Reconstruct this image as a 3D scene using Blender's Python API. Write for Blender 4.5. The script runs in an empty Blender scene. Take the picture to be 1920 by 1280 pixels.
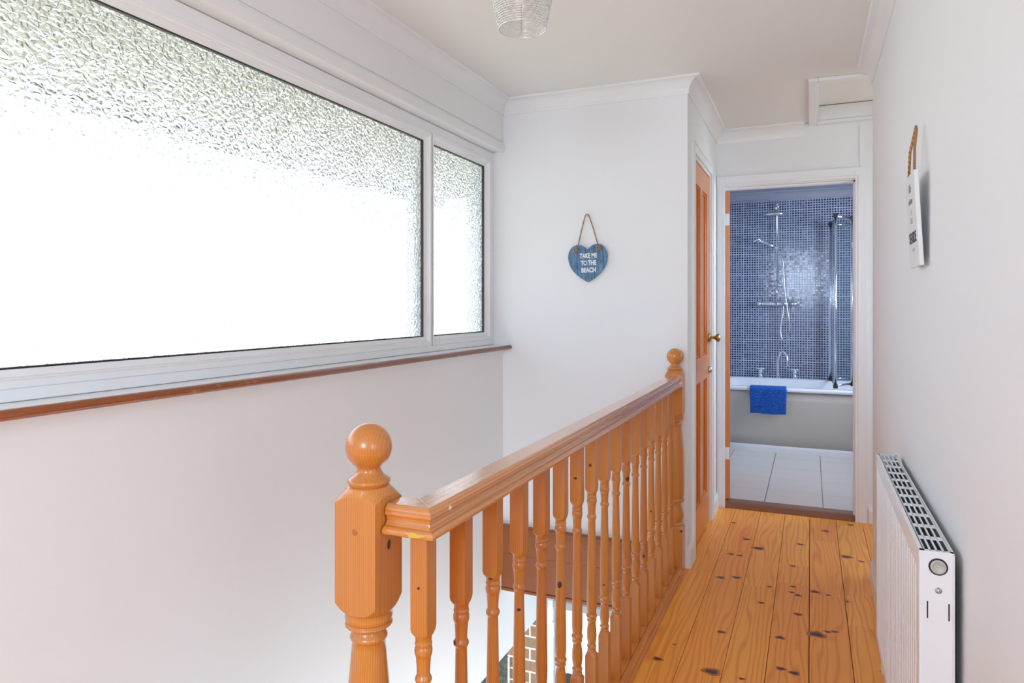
import bpy, bmesh, math, random
from mathutils import Vector, Matrix
random.seed(7)
SC = bpy.context.scene
COL = SC.collection
PI = math.pi

# ------------------------------------------------------------------ camera
EYE = 1.28
cd = bpy.data.cameras.new('camera')
cd.sensor_width = 36.0
cd.lens = 1303.7 / 1920 * 36
cd.shift_y = -(640 - 574.2) / 1920
cd.clip_start = 0.05
cam = bpy.data.objects.new('camera', cd)
COL.objects.link(cam)
cam.location = (0, 0, EYE)
cam.rotation_euler = (PI / 2, 0, 0.40554)
SC.camera = cam

# ------------------------------------------------------------------ world, light, exposure
SC.view_settings.view_transform = 'Standard'
SC.view_settings.look = 'None'
SC.view_settings.gamma = 1.0
SC.view_settings.use_curve_mapping = False
SC.view_settings.exposure = 0.9
SC.cycles.use_denoising = True
SC.cycles.max_bounces = 14
SC.cycles.diffuse_bounces = 8
SC.cycles.glossy_bounces = 4
SC.cycles.transmission_bounces = 8
SC.cycles.transparent_max_bounces = 12
SC.cycles.sample_clamp_indirect = 6.0
SC.cycles.blur_glossy = 0.5

W = bpy.data.worlds.new('world')
SC.world = W
W.use_nodes = True
nt = W.node_tree
nt.nodes.clear()
wo = nt.nodes.new('ShaderNodeOutputWorld')
bg = nt.nodes.new('ShaderNodeBackground')
tc = nt.nodes.new('ShaderNodeTexCoord')
sp = nt.nodes.new('ShaderNodeSeparateXYZ')
rp = nt.nodes.new('ShaderNodeValToRGB')
rp.color_ramp.elements[0].position = 0.42
rp.color_ramp.elements[0].color = (0.72, 0.73, 0.66, 1)      # sunlit ground below the horizon
rp.color_ramp.elements[1].position = 0.56
rp.color_ramp.elements[1].color = (0.81, 0.93, 1.15, 1)       # hazy white sky
mp = nt.nodes.new('ShaderNodeMath'); mp.operation = 'MULTIPLY_ADD'
mp.inputs[1].default_value = 0.5; mp.inputs[2].default_value = 0.5
nt.links.new(tc.outputs['Generated'], sp.inputs[0])
nt.links.new(sp.outputs['Z'], mp.inputs[0])
nt.links.new(mp.outputs[0], rp.inputs[0])
nt.links.new(rp.outputs[0], bg.inputs[0])
nt.links.new(bg.outputs[0], wo.inputs[0])
bg.inputs[1].default_value = 2.1


def area(name, loc, rot, sx, sy, energy, color, portal=False):
    l = bpy.data.lights.new(name, 'AREA')
    l.shape = 'RECTANGLE'; l.size = sx; l.size_y = sy
    l.energy = energy; l.color = color
    if portal:
        l.cycles.is_portal = True
    o = bpy.data.objects.new(name, l)
    COL.objects.link(o)
    o.location = loc; o.rotation_euler = rot
    return o


# portals sample the sky; the remaining area lamps stand in for daylight
area('portal_stair_window', (-1.66, 1.75, 1.59), (0, -PI / 2, 0), 1.1, 3.4, 1, (1, 1, 1), True)
area('portal_added_back_window', (-0.22, -2.25, 1.88), (PI / 2, 0, 0), .96, .88, 1, (1, 1, 1), True)  # portal in the added, unseen back window
area('portal_bathroom_window', (1.28, 5.85, 1.6), (0, PI / 2, 0), 1.0, 1.1, 1, (1, 1, 1), True)
area('fill_back_window', (-0.22, -2.46, 1.88), (PI / 2, 0, 0), .96, .88, 35, (.83, .94, 1.18))  # added fill lamp outside the unseen back window
area('fill_side_window', (2.36, -.72, 1.5), (0, PI / 2, 0), 1.5, 2.3, 10, (.78, .92, 1.26))  # added lamp in an unseen side room, brightens the left wall
area('fill_recess_window', (1.46, 3.85, 1.55), (0, PI / 2, 0), 1.2, 1.2, .6, (1.0, .88, .78))  # added lamp to brighten the passage end, source unseen
area('daylight_bathroom_window', (1.36, 5.85, 1.6), (0, PI / 2, 0), 1.0, 1.1, 36, (.76, .84, 1.05))
area('fill_lower_room', (-.50, 2.1, -1.6), (0, PI / 2, 0), 1.5, 1.6, 6.5, (.84, .95, 1.12))  # added lamp below the landing, bounces light up the stairwell
area('portal_porch', (-1.6, 3.45, -1.6), (0, -PI / 2, 0), 1.9, 1.3, 1, (1, 1, 1), True)


# ------------------------------------------------------------------ mesh helpers
class MB:
    def __init__(s):
        s.v = []; s.f = []; s.m = []; s.sm = []; s.a = []
        s.mi = 0; s.av = 0.0

    def add(s, vs, fs, smooth=False):
        b = len(s.v)
        s.v += [tuple(p) for p in vs]
        for f in fs:
            s.f.append([b + i for i in f]); s.m.append(s.mi); s.sm.append(smooth); s.a.append(s.av)
        return s

    def box(s, x0, x1, y0, y1, z0, z1):
        v = [(x, y, z) for z in (z0, z1) for y in (y0, y1) for x in (x0, x1)]
        f = [(0, 2, 3, 1), (4, 5, 7, 6), (0, 1, 5, 4), (1, 3, 7, 5), (3, 2, 6, 7), (2, 0, 4, 6)]
        return s.add(v, f)

    def lathe(s, prof, c=(0, 0, 0), n=32, cap=True, M=None):
        vs = []; fs = []
        for r, z in prof:
            for k in range(n):
                a = 2 * PI * k / n
                p = Vector((r * math.cos(a), r * math.sin(a), z))
                if M: p = M @ p
                vs.append((p.x + c[0], p.y + c[1], p.z + c[2]))
        for i in range(len(prof) - 1):
            for k in range(n):
                k2 = (k + 1) % n
                fs.append((i * n + k, i * n + k2, (i + 1) * n + k2, (i + 1) * n + k))
        s.add(vs, fs, True)
        if cap:
            b = len(s.v) - len(vs)
            s.f.append([b + k for k in range(n)][::-1]); s.m.append(s.mi); s.sm.append(False); s.a.append(s.av)
            e = b + (len(prof) - 1) * n
            s.f.append([e + k for k in range(n)]); s.m.append(s.mi); s.sm.append(False); s.a.append(s.av)
        return s

    def tube(s, pts, r, n=10, closed=False):
        pts = [Vector(p) for p in pts]; N = len(pts)
        vs = []; fs = []
        up = None
        for i, p in enumerate(pts):
            if closed:
                t = (pts[(i + 1) % N] - pts[i - 1]).normalized()
            else:
                t = (pts[min(i + 1, N - 1)] - pts[max(i - 1, 0)]).normalized()
            if up is None:
                up = Vector((0, 0, 1)) if abs(t.z) < .9 else Vector((1, 0, 0))
            a = t.cross(up).normalized(); b = a.cross(t).normalized(); up = b
            rr = r[i] if isinstance(r, (list, tuple)) else r
            for k in range(n):
                q = 2 * PI * k / n
                vs.append(p + a * rr * math.cos(q) + b * rr * math.sin(q))
        M = N if closed else N - 1
        for i in range(M):
            j = (i + 1) % N
            for k in range(n):
                k2 = (k + 1) % n
                fs.append((i * n + k, i * n + k2, j * n + k2, j * n + k))
        if not closed:
            fs.append(tuple(range(n))[::-1]); fs.append(tuple(range((N - 1) * n, N * n)))
        return s.add(vs, fs, True)

    def prism(s, poly, axis, a, b, smooth=False):
        """poly: 2D points in the plane of the other two axes, extruded from a to b along axis"""
        def P(u, v, w):
            return {'X': (w, u, v), 'Y': (u, w, v), 'Z': (u, v, w)}[axis]
        n = len(poly)
        vs = [P(u, v, a) for u, v in poly] + [P(u, v, b) for u, v in poly]
        s.add(vs, [(i, (i + 1) % n, n + (i + 1) % n, n + i) for i in range(n)], smooth)
        base = len(s.v) - 2 * n
        for f in ([base + i for i in range(n)][::-1], [base + n + i for i in range(n)]):
            s.f.append(f); s.m.append(s.mi); s.sm.append(False); s.a.append(s.av)
        return s

    def sweep(s, path, prof, closed_prof=True):
        """sweep (offset, z) profile along a 2D path, offset to the LEFT of travel, mitred"""
        path = [Vector(p) for p in path]; N = len(path); n = len(prof)
        vs = []
        for i, p in enumerate(path):
            ds = []
            if i > 0: ds.append((path[i] - path[i - 1]).normalized())
            if i < N - 1: ds.append((path[i + 1] - path[i]).normalized())
            ns = [Vector((-d.y, d.x)) for d in ds]
            if len(ns) == 2:
                m = (ns[0] + ns[1]).normalized(); m = m / max(.2, m.dot(ns[0]))
            else:
                m = ns[0]
            for o, z in prof:
                vs.append((p.x + m.x * o, p.y + m.y * o, z))
        fs = []
        M = n if closed_prof else n - 1
        for i in range(N - 1):
            for k in range(M):
                k2 = (k + 1) % n
                fs.append((i * n + k, i * n + k2, (i + 1) * n + k2, (i + 1) * n + k))
        if closed_prof:
            fs.append(tuple(range(n))[::-1]); fs.append(tuple(range((N - 1) * n, N * n)))
        return s.add(vs, fs)

    def build(s, name, mats, parent=None, bevel=0, bseg=2, loc=None, norm=True):
        me = bpy.data.meshes.new(name)
        me.from_pydata(s.v, [], s.f)
        if not isinstance(mats, (list, tuple)): mats = [mats]
        for m in mats: me.materials.append(m)
        me.polygons.foreach_set('material_index', s.m)
        me.polygons.foreach_set('use_smooth', s.sm)
        if any(s.a):
            at = me.attributes.new('plank', 'FLOAT', 'FACE')
            at.data.foreach_set('value', s.a)
        if norm:
            bm = bmesh.new(); bm.from_mesh(me)
            bmesh.ops.recalc_face_normals(bm, faces=bm.faces)
            bm.to_mesh(me); bm.free()
        o = bpy.data.objects.new(name, me)
        COL.objects.link(o)
        if loc: o.location = loc
        if parent: o.parent = parent
        if bevel:
            md = o.modifiers.new('bevel', 'BEVEL')
            md.width = bevel; md.segments = bseg; md.limit_method = 'ANGLE'; md.angle_limit = math.radians(40)
            md.harden_normals = False
        return o


def tag(o, label=None, cat=None, group=None, kind=None):
    if label: o['label'] = label
    if cat: o['category'] = cat
    if group: o['group'] = group
    if kind: o['kind'] = kind
    return o


def empty(name, loc=(0, 0, 0), rz=0, rx=0, ry=0):
    o = bpy.data.objects.new(name, None)
    COL.objects.link(o)
    o.location = loc; o.rotation_euler = (rx, ry, rz)
    o.empty_display_size = .05
    return o


def struct(o, label=None):
    o['kind'] = 'structure'
    if label: o['label'] = label
    return o


# ------------------------------------------------------------------ material helpers
class NT:
    def __init__(s, name):
        s.m = bpy.data.materials.new(name)
        s.m.use_nodes = True
        s.t = s.m.node_tree
        s.t.nodes.clear()
        s.out = s.n('ShaderNodeOutputMaterial')

    def n(s, typ, **kw):
        nd = s.t.nodes.new(typ)
        for k, v in kw.items():
            setattr(nd, k, v)
        return nd

    def l(s, a, b):
        s.t.links.new(a, b)

    def val(s, sock, v):
        if hasattr(v, 'links') or isinstance(v, bpy.types.NodeSocket): s.l(v, sock)
        else: sock.default_value = v

    def math(s, op, a, b=None, c=None, clamp=False):
        nd = s.n('ShaderNodeMath', operation=op, use_clamp=clamp)
        s.val(nd.inputs[0], a)
        if b is not None: s.val(nd.inputs[1], b)
        if c is not None: s.val(nd.inputs[2], c)
        return nd.outputs[0]

    def vmath(s, op, a, b=None, scale=None):
        nd = s.n('ShaderNodeVectorMath', operation=op)
        s.val(nd.inputs[0], a)
        if b is not None: s.val(nd.inputs[1], b)
        if scale is not None: s.val(nd.inputs['Scale'], scale)
        return nd.outputs[0]

    def mix(s, f, a, b, blend='MIX'):
        nd = s.n('ShaderNodeMix', data_type='RGBA', blend_type=blend)
        s.val(nd.inputs['Factor'], f)
        for sock, v in ((nd.inputs[6], a), (nd.inputs[7], b)):
            if isinstance(v, bpy.types.NodeSocket): s.l(v, sock)
            else: sock.default_value = (*v, 1) if len(v) == 3 else v
        return nd.outputs[2]

    def noise(s, vec, scale, detail=2, rough=.5, dist=0, out='Fac'):
        nd = s.n('ShaderNodeTexNoise')
        if vec is not None: s.l(vec, nd.inputs['Vector'])
        nd.inputs['Scale'].default_value = scale; nd.inputs['Detail'].default_value = detail
        nd.inputs['Roughness'].default_value = rough; nd.inputs['Distortion'].default_value = dist
        return nd.outputs[out]

    def ramp(s, fac, stops, interp='LINEAR'):
        nd = s.n('ShaderNodeValToRGB')
        cr = nd.color_ramp; cr.interpolation = interp
        while len(cr.elements) < len(stops): cr.elements.new(.5)
        for e, (p, c) in zip(cr.elements, stops):
            e.position = p; e.color = (*c, 1) if len(c) == 3 else c
        s.l(fac, nd.inputs[0])
        return nd.outputs[0]

    def bump(s, h, strength, dist, normal=None):
        nd = s.n('ShaderNodeBump')
        nd.inputs['Strength'].default_value = strength; nd.inputs['Distance'].default_value = dist
        s.l(h, nd.inputs['Height'])
        if normal is not None: s.l(normal, nd.inputs['Normal'])
        return nd.outputs[0]

    def pbr(s, color, rough=.5, metal=0, normal=None, coat=0, coat_rough=.1, spec=.5, **kw):
        p = s.n('ShaderNodeBsdfPrincipled')
        if isinstance(color, bpy.types.NodeSocket): s.l(color, p.inputs['Base Color'])
        else: p.inputs['Base Color'].default_value = (*color, 1)
        s.val(p.inputs['Roughness'], rough)
        p.inputs['Metallic'].default_value = metal
        p.inputs['Coat Weight'].default_value = coat; p.inputs['Coat Roughness'].default_value = coat_rough
        p.inputs['Specular IOR Level'].default_value = spec
        for k, v in kw.items(): p.inputs[k.replace('_', ' ')].default_value = v
        if normal is not None: s.l(normal, p.inputs['Normal'])
        s.l(p.outputs[0], s.out.inputs[0])
        return s.m

    def co(s, kind='Object'):
        return s.n('ShaderNodeTexCoord').outputs[kind]


def paint(name, col, rough=.6, mott=.02, bump=.12, scale=350):
    m = NT(name)
    c = m.co()
    n1 = m.noise(c, 1.6, 3)
    col2 = tuple(x * (1 - mott) for x in col)
    cc = m.mix(n1, col, col2)
    b = m.bump(m.noise(c, scale, 3), bump, .001)
    return m.pbr(cc, rough, normal=b)


def plain(name, col, rough=.5, metal=0, coat=0, spec=.5):
    m = NT(name)
    c = m.co()
    v = m.mix(m.noise(c, 9, 2), col, tuple(x * .96 for x in col))
    return m.pbr(v, rough, metal, coat=coat, spec=spec)


def pine(name, axis='Z', light=(.62, .245, .048), dark=(.42, .125, .02), rough=.3, coat=.5, knots=1.0, spacing=.0042,
         plank=False, kscale=3.2, tint=.25, kstretch=.22, ringc=(.05, .035, .02), spec=.5):
    m = NT(name)
    c = m.co()
    if plank:
        at = m.n('ShaderNodeAttribute', attribute_name='plank')
        rnd = at.outputs['Fac']
        off = m.n('ShaderNodeCombineXYZ')
        m.l(m.math('MULTIPLY', rnd, 37.1), off.inputs[0]); m.l(m.math('MULTIPLY', rnd, 91.7), off.inputs[1]); m.l(m.math('MULTIPLY', rnd, 53.9), off.inputs[2])
        # rings pass a random height under each board: long cathedral figure
        c0 = c
        c = m.vmath('ADD', c, off.outputs[0])
    else:
        oi = m.n('ShaderNodeObjectInfo')
        rnd = oi.outputs['Random']
        off = m.n('ShaderNodeCombineXYZ')
        ax = 'XYZ'.index(axis)
        for i in range(3):
            k = 43.0 if i == ax else .06
            m.l(m.math('MULTIPLY', rnd, k), off.inputs[i])
        c0 = c
        c = m.vmath('ADD', c, off.outputs[0])
    sc = [1.0, 1.0, 1.0]; sc['XYZ'.index(axis)] = .10
    mapn = m.n('ShaderNodeMapping'); mapn.inputs['Scale'].default_value = sc
    m.l(c, mapn.inputs['Vector'])
    v = mapn.outputs[0]
    # warp
    wn = m.noise(v, 7.0, 2, out='Color')
    w2 = m.vmath('SCALE', m.vmath('SUBTRACT', wn, (.5, .5, .5)), scale=.035)
    vw = m.vmath('ADD', v, w2)
    # knots: voronoi cells stretched less
    sk = [1.0, 1.0, 1.0]; sk['XYZ'.index(axis)] = kstretch
    mk = m.n('ShaderNodeMapping'); mk.inputs['Scale'].default_value = sk
    m.l(c, mk.inputs['Vector'])
    vk = m.vmath('ADD', mk.outputs[0], m.vmath('SCALE', m.vmath('SUBTRACT', m.noise(c, 30, 1, out='Color'), (.5, .5, .5)), scale=.01))
    vo = m.n('ShaderNodeTexVoronoi', feature='F1'); vo.inputs['Scale'].default_value = kscale
    m.l(vk, vo.inputs['Vector'])
    kd = vo.outputs['Distance']
    # rings around the pith
    if plank:
        # distance in the plane across the board
        vv = m.vmath('ADD', m.vmath('SUBTRACT', vw, off.outputs[0]) if False else vw, (0, 0, 0))
    wv = m.n('ShaderNodeTexWave', wave_type='RINGS' if not plank else 'BANDS', rings_direction=axis, wave_profile='SIN')
    if plank:
        wv.bands_direction = 'X' if axis != 'X' else 'Z'
        wv.inputs['Distortion'].default_value = 16.0
        wv.inputs['Detail'].default_value = 1.0
        wv.inputs['Detail Scale'].default_value = 1.1
        wv.inputs['Scale'].default_value = .314 / spacing * .5
        m.l(v, wv.inputs['Vector'])
    else:
        wv.inputs['Distortion'].default_value = 1.2
        wv.inputs['Detail'].default_value = 2.0
        wv.inputs['Detail Scale'].default_value = 1.5
        wv.inputs['Scale'].default_value = .314 / spacing
        po = m.vmath('ADD', vw, ringc)
        m.l(po, wv.inputs['Vector'])
    knear = m.math('SUBTRACT', 1.0, m.math('DIVIDE', kd, .16, clamp=True), clamp=True)
    grain = m.ramp(wv.outputs['Fac'], [(0.0, (0, 0, 0)), (.55, (.12, .12, .12)), (.86, (.75, .75, .75)), (1.0, (1, 1, 1))])
    # fine fibre streaks
    sf = [1.0, 1.0, 1.0]; sf['XYZ'.index(axis)] = .012
    mf = m.n('ShaderNodeMapping'); mf.inputs['Scale'].default_value = sf
    m.l(c, mf.inputs['Vector'])
    fib = m.noise(mf.outputs[0], 420, 2)
    col = m.mix(m.math('MULTIPLY', grain, .5 if not plank else .62), light, dark)
    col = m.mix(m.math('MULTIPLY', m.math('SUBTRACT', fib, .35, clamp=True), .55), col, tuple(x * .7 for x in dark))
    # board-to-board and broad tone
    broad = m.noise(v, 3.0, 2)
    col = m.mix(m.math('MULTIPLY', m.math('SUBTRACT', broad, .42, clamp=True), 1.2 * tint + .3), col, tuple(x * .85 for x in dark))
    r2 = m.math('FRACT', m.math('MULTIPLY', rnd, 7.31))
    col = m.mix(m.math('MULTIPLY', r2, tint), col, (dark[0] * 1.02, dark[1] * .82, dark[2] * .7))
    # knots
    if knots:
        halo = m.math('MULTIPLY', m.math('POWER', knear, 2.0), .55 * knots)
        col = m.mix(halo, col, (dark[0] * .75, dark[1] * .55, dark[2] * .5))
        core = m.math('GREATER_THAN', knear, .78)
        col = m.mix(m.math('MULTIPLY', core, .88 * knots), col, (.09, .03, .012))
    b = m.bump(m.math('ADD', m.math('MULTIPLY', grain, .5), fib), .08, .0008)
    return m.pbr(col, rough, normal=b, coat=coat, coat_rough=.16, spec=spec)


M = {}
M['wall'] = paint('white_wall_paint', (.78, .795, .815))
M['ceil'] = paint('white_ceiling_paint', (.77, .765, .75))
M['trim'] = plain('white_gloss_paint', (.785, .795, .81), .32)
M['upvc'] = plain('white_upvc', (.80, .815, .835), .22)
M['gasket'] = plain('black_rubber_gasket', (.012, .012, .012), .5)
M['pine_z'] = pine('orange_pine_upright', 'Z', knots=.9, tint=.5)
M['pine_y'] = pine('orange_pine_along', 'Y', knots=.8, light=(.70, .28, .058), dark=(.40, .115, .018), coat=1.0, rough=.25, spacing=.007, ringc=(.02, .0, .012))
M['pine_x'] = pine('orange_pine_across', 'X', knots=.8, light=(.70, .28, .058), dark=(.40, .115, .018), coat=1.0, rough=.25, spacing=.007, ringc=(.02, .0, .012))
for _k in ('pine_y', 'pine_x'):
    [n_ for n_ in M[_k].node_tree.nodes if n_.type == 'BSDF_PRINCIPLED'][0].inputs['Coat IOR'].default_value = 1.8
M['pine_base'] = pine('orange_pine_base_rail', 'Y', knots=.8, light=(.76, .30, .06), dark=(.52, .15, .024), coat=.15, rough=.4)
M['apron'] = pine('dark_pine_boards', 'X', light=(.33, .10, .02), dark=(.20, .05, .01), rough=.4, coat=.2, kscale=4.5, knots=1)
M['door'] = pine('red_pine_door', 'Z', light=(.72, .26, .055), dark=(.46, .125, .022), rough=.34, coat=.15, kscale=2.0)
M['floor'] = pine('varnished_pine_floor', 'Y', light=(1.0, .48, .085), dark=(.74, .23, .034), rough=.36, coat=.0, spec=.3, plank=True,
                  kscale=5.0, spacing=.012, tint=.35, kstretch=.55)
M['thresh'] = pine('dark_hardwood', 'X', light=(.25, .085, .03), dark=(.15, .045, .015), rough=.4, knots=0)
M['gap'] = plain('dark_gap', (.03, .018, .01), .9)
M['knot'] = plain('dark_wood_knot', (.085, .028, .012), .4)
M['knot_halo'] = plain('knot_surround_wood', (.44, .135, .028), .38)
M['brass'] = plain('aged_brass', (.42, .27, .10), .28, 1)
M['steel'] = plain('brushed_steel', (.62, .62, .63), .25, 1)
M['chrome'] = plain('chrome', (.80, .82, .85), .08, 1)
M['plug'] = plain('grey_green_plastic', (.46, .47, .44), .3)
M['black'] = plain('black_plastic', (.012, .012, .014), .4)
M['rad'] = plain('white_enamel', (.80, .83, .86), .28)
M['raddark'] = plain('dark_radiator_inside', (.10, .095, .09), .6)


def m_sillwood():
    m = NT('worn_varnished_hardwood')
    c = m.co()
    mp_ = m.n('ShaderNodeMapping'); mp_.inputs['Scale'].default_value = (1, .05, 1)
    m.l(c, mp_.inputs[0])
    g = m.noise(mp_.outputs[0], 160, 3)
    col = m.mix(g, (.30, .085, .02), (.20, .05, .012))
    mp2 = m.n('ShaderNodeMapping'); mp2.inputs['Scale'].default_value = (1, .3, 1)
    m.l(c, mp2.inputs[0])
    w = m.noise(mp2.outputs[0], 60, 4, .7)
    col = m.mix(m.math('MULTIPLY', m.math('SUBTRACT', w, .58, clamp=True), 3.5, clamp=True), col, (.55, .36, .20))
    return m.pbr(col, m.math('MULTIPLY_ADD', w, .3, .2), coat=.2)


M['sill'] = m_sillwood()


def m_obscured():
    m = NT('hammered_obscure_glass')
    c = m.co()
    cs = m.n('ShaderNodeMapping'); cs.inputs['Scale'].default_value = (1, .72, 1.15); cs.inputs['Rotation'].default_value = (.35, 0, 0)
    m.l(c, cs.inputs[0])
    wc = m.vmath('ADD', cs.outputs[0], m.vmath('SCALE', m.vmath('SUBTRACT', m.noise(c, 28, 2, out='Color'), (.5, .5, .5)), scale=.028))
    vo = m.n('ShaderNodeTexVoronoi', feature='DISTANCE_TO_EDGE'); vo.inputs['Scale'].default_value = 54
    m.l(wc, vo.inputs['Vector'])
    h = m.math('POWER', m.math('MULTIPLY', vo.outputs['Distance'], 2.4, clamp=True), .6)
    h2 = m.math('ADD', h, m.math('MULTIPLY', m.noise(c, 90, 1), .10))
    nb = m.bump(h2, .9, .0048)
    rf = m.n('ShaderNodeBsdfRefraction'); rf.inputs['IOR'].default_value = 1.35; rf.inputs['Roughness'].default_value = .03
    rf.inputs['Color'].default_value = (.96, .97, .95, 1)
    m.l(nb, rf.inputs['Normal'])
    tr = m.n('ShaderNodeBsdfTransparent'); tr.inputs[0].default_value = (.95, .96, .95, 1)
    gl = m.n('ShaderNodeBsdfGlossy'); gl.inputs['Roughness'].default_value = .1
    m.l(nb, gl.inputs['Normal'])
    m1 = m.n('ShaderNodeMixShader'); m1.inputs[0].default_value = .62
    m.l(tr.outputs[0], m1.inputs[1]); m.l(rf.outputs[0], m1.inputs[2])
    m2 = m.n('ShaderNodeMixShader'); m2.inputs[0].default_value = .06
    m.l(m1.outputs[0], m2.inputs[1]); m.l(gl.outputs[0], m2.inputs[2])
    m.l(m2.outputs[0], m.out.inputs[0])
    return m.m


M['obscure'] = m_obscured()


def m_clear(name, tint=(.95, .98, .97), gloss=.08, rough=.02):
    m = NT(name)
    tr = m.n('ShaderNodeBsdfTransparent'); tr.inputs[0].default_value = (*tint, 1)
    gl = m.n('ShaderNodeBsdfGlossy'); gl.inputs['Roughness'].default_value = rough
    lw_ = m.n('ShaderNodeLayerWeight')
    f = m.math('ADD', m.math('MULTIPLY', m.math('POWER', lw_.outputs['Facing'], 5.0), .8), gloss * .5, clamp=True)
    mx = m.n('ShaderNodeMixShader')
    m.l(f, mx.inputs[0]); m.l(tr.outputs[0], mx.inputs[1]); m.l(gl.outputs[0], mx.inputs[2])
    m.l(mx.outputs[0], m.out.inputs[0])
    return m.m


M['clear'] = m_clear('clear_glass')
M['screen'] = m_clear('green_tinted_screen_glass', (.965, .985, .98), .06)


def m_mosaic():
    m = NT('blue_mosaic_tile')
    P = .0233
    c = m.co()
    s = m.n('ShaderNodeSeparateXYZ'); m.l(c, s.inputs[0])
    # u along the wall: x + y works for walls facing either axis
    u = m.math('ADD', s.outputs[0], s.outputs[1])
    v = s.outputs[2]
    cu = m.math('DIVIDE', u, P); cv = m.math('DIVIDE', v, P)
    fu = m.math('FRACT', cu); fv = m.math('FRACT', cv)

    def inside(f, e):
        a = m.math('GREATER_THAN', f, e); b = m.math('LESS_THAN', f, 1 - e)
        return m.math('MULTIPLY', a, b)
    tile = m.math('MULTIPLY', inside(fu, .155), inside(fv, .155))
    iu = m.math('FLOOR', cu); iv = m.math('FLOOR', cv)
    cell = m.n('ShaderNodeCombineXYZ'); m.l(iu, cell.inputs[0]); m.l(iv, cell.inputs[1])
    wn = m.n('ShaderNodeTexWhiteNoise', noise_dimensions='3D'); m.l(cell.outputs[0], wn.inputs[0])
    r = wn.outputs['Value']
    tc_ = m.ramp(r, [(0, (.006, .009, .03)), (.35, (.012, .018, .06)), (.7, (.03, .045, .13)), (1, (.08, .11, .24))])
    su = m.math('FRACT', m.math('DIVIDE', m.math('ADD', cu, 3.0), 9.0)); sv = m.math('FRACT', m.math('DIVIDE', m.math('ADD', cv, 4.0), 9.0))
    e = .018
    sheet = m.math('MAXIMUM', m.math('LESS_THAN', m.math('MINIMUM', su, sv), e), m.math('GREATER_THAN', m.math('MAXIMUM', su, sv), 1 - e))
    gc = m.mix(sheet, (.40, .44, .54), (.52, .56, .65))
    tile2 = m.math('MULTIPLY', tile, m.math('SUBTRACT', 1.0, m.math('MULTIPLY', sheet, .35)))
    col = m.mix(tile2, gc, tc_)
    g = m.n('ShaderNodeNewGeometry')
    jit = m.vmath('SCALE', m.vmath('SUBTRACT', wn.outputs['Color'], (.5, .5, .5)), scale=.022)
    nn = m.vmath('NORMALIZE', m.vmath('ADD', g.outputs['Normal'], m.vmath('MULTIPLY', jit, (1, 1, 1))))
    rg = m.math('SUBTRACT', .6, m.math('MULTIPLY', tile, .48))
    return m.pbr(col, rg, normal=nn)


M['mosaic'] = m_mosaic()


def m_floortile():
    m = NT('cream_floor_tile')
    c = m.co()
    s = m.n('ShaderNodeSeparateXYZ'); m.l(c, s.inputs[0])

    def line(o, start, pitch, w):
        f = m.math('FRACT', m.math('DIVIDE', m.math('SUBTRACT', o, start), pitch))
        return m.math('LESS_THAN', f, w / pitch)
    lx = line(s.outputs[0], -.276, .346, .006); ly = line(s.outputs[1], 5.085, .364, .005)
    col = m.mix(lx, m.mix(ly, (.62, .585, .53), (.36, .33, .29)), (.15, .13, .11))
    col = m.mix(m.math('MULTIPLY', m.noise(c, 6, 3), .15), col, (.5, .46, .41))
    return m.pbr(col, .3)


M['ftile'] = m_floortile()
M['acrylic'] = plain('white_acrylic', (.80, .82, .86), .15)
M['bpanel'] = plain('cream_bath_panel', (.52, .49, .43), .35)
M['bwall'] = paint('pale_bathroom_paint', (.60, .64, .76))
M['bceil'] = paint('shaded_bathroom_ceiling', (.30, .31, .37))  # white ceiling and coving darkened: the dimness is put into the colour


def m_towel():
    m = NT('blue_terry_cloth')
    c = m.co()
    n1 = m.noise(c, 190, 2, .7)
    col = m.mix(m.ramp(n1, [(.35, (0, 0, 0)), (.65, (1, 1, 1))]), (.004, .022, .16), (.05, .20, .70))
    b = m.bump(n1, 1.0, .006)
    p = m.pbr(col, .95, normal=b, spec=.1)
    return p


M['towel'] = m_towel()


def m_brick():
    m = NT('buff_brick')
    c = m.co()
    s = m.n('ShaderNodeSeparateXYZ'); m.l(c, s.inputs[0])
    cb = m.n('ShaderNodeCombineXYZ')
    m.l(m.math('ADD', s.outputs[0], s.outputs[1]), cb.inputs[0]); m.l(s.outputs[2], cb.inputs[1])
    br = m.n('ShaderNodeTexBrick')
    br.inputs['Scale'].default_value = 1.0; br.inputs['Brick Width'].default_value = .225; br.inputs['Row Height'].default_value = .075
    br.inputs['Mortar Size'].default_value = .0055; br.inputs['Mortar Smooth'].default_value = .1; br.inputs['Bias'].default_value = 0
    br.inputs['Color1'].default_value = (.20, .10, .045, 1); br.inputs['Color2'].default_value = (.13, .07, .035, 1)
    br.inputs['Mortar'].default_value = (.74, .70, .62, 1)
    m.l(cb.outputs[0], br.inputs['Vector'])
    col = m.mix(m.math('MULTIPLY', m.noise(c, 60, 4), .6), br.outputs['Color'], (.32, .24, .17))
    b = m.bump(br.outputs['Fac'], .5, -.004)
    return m.pbr(col, .9, normal=b)


M['brick'] = m_brick()


def m_stone():
    m = NT('dark_mottled_stone')
    c = m.co()
    n = m.noise(c, 30, 5, .7)
    col = m.ramp(n, [(.3, (.012, .016, .012)), (.5, (.05, .055, .04)), (.7, (.13, .13, .10))])
    return m.pbr(col, .8, normal=m.bump(n, .6, .02))


M['stone'] = m_stone()


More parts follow.
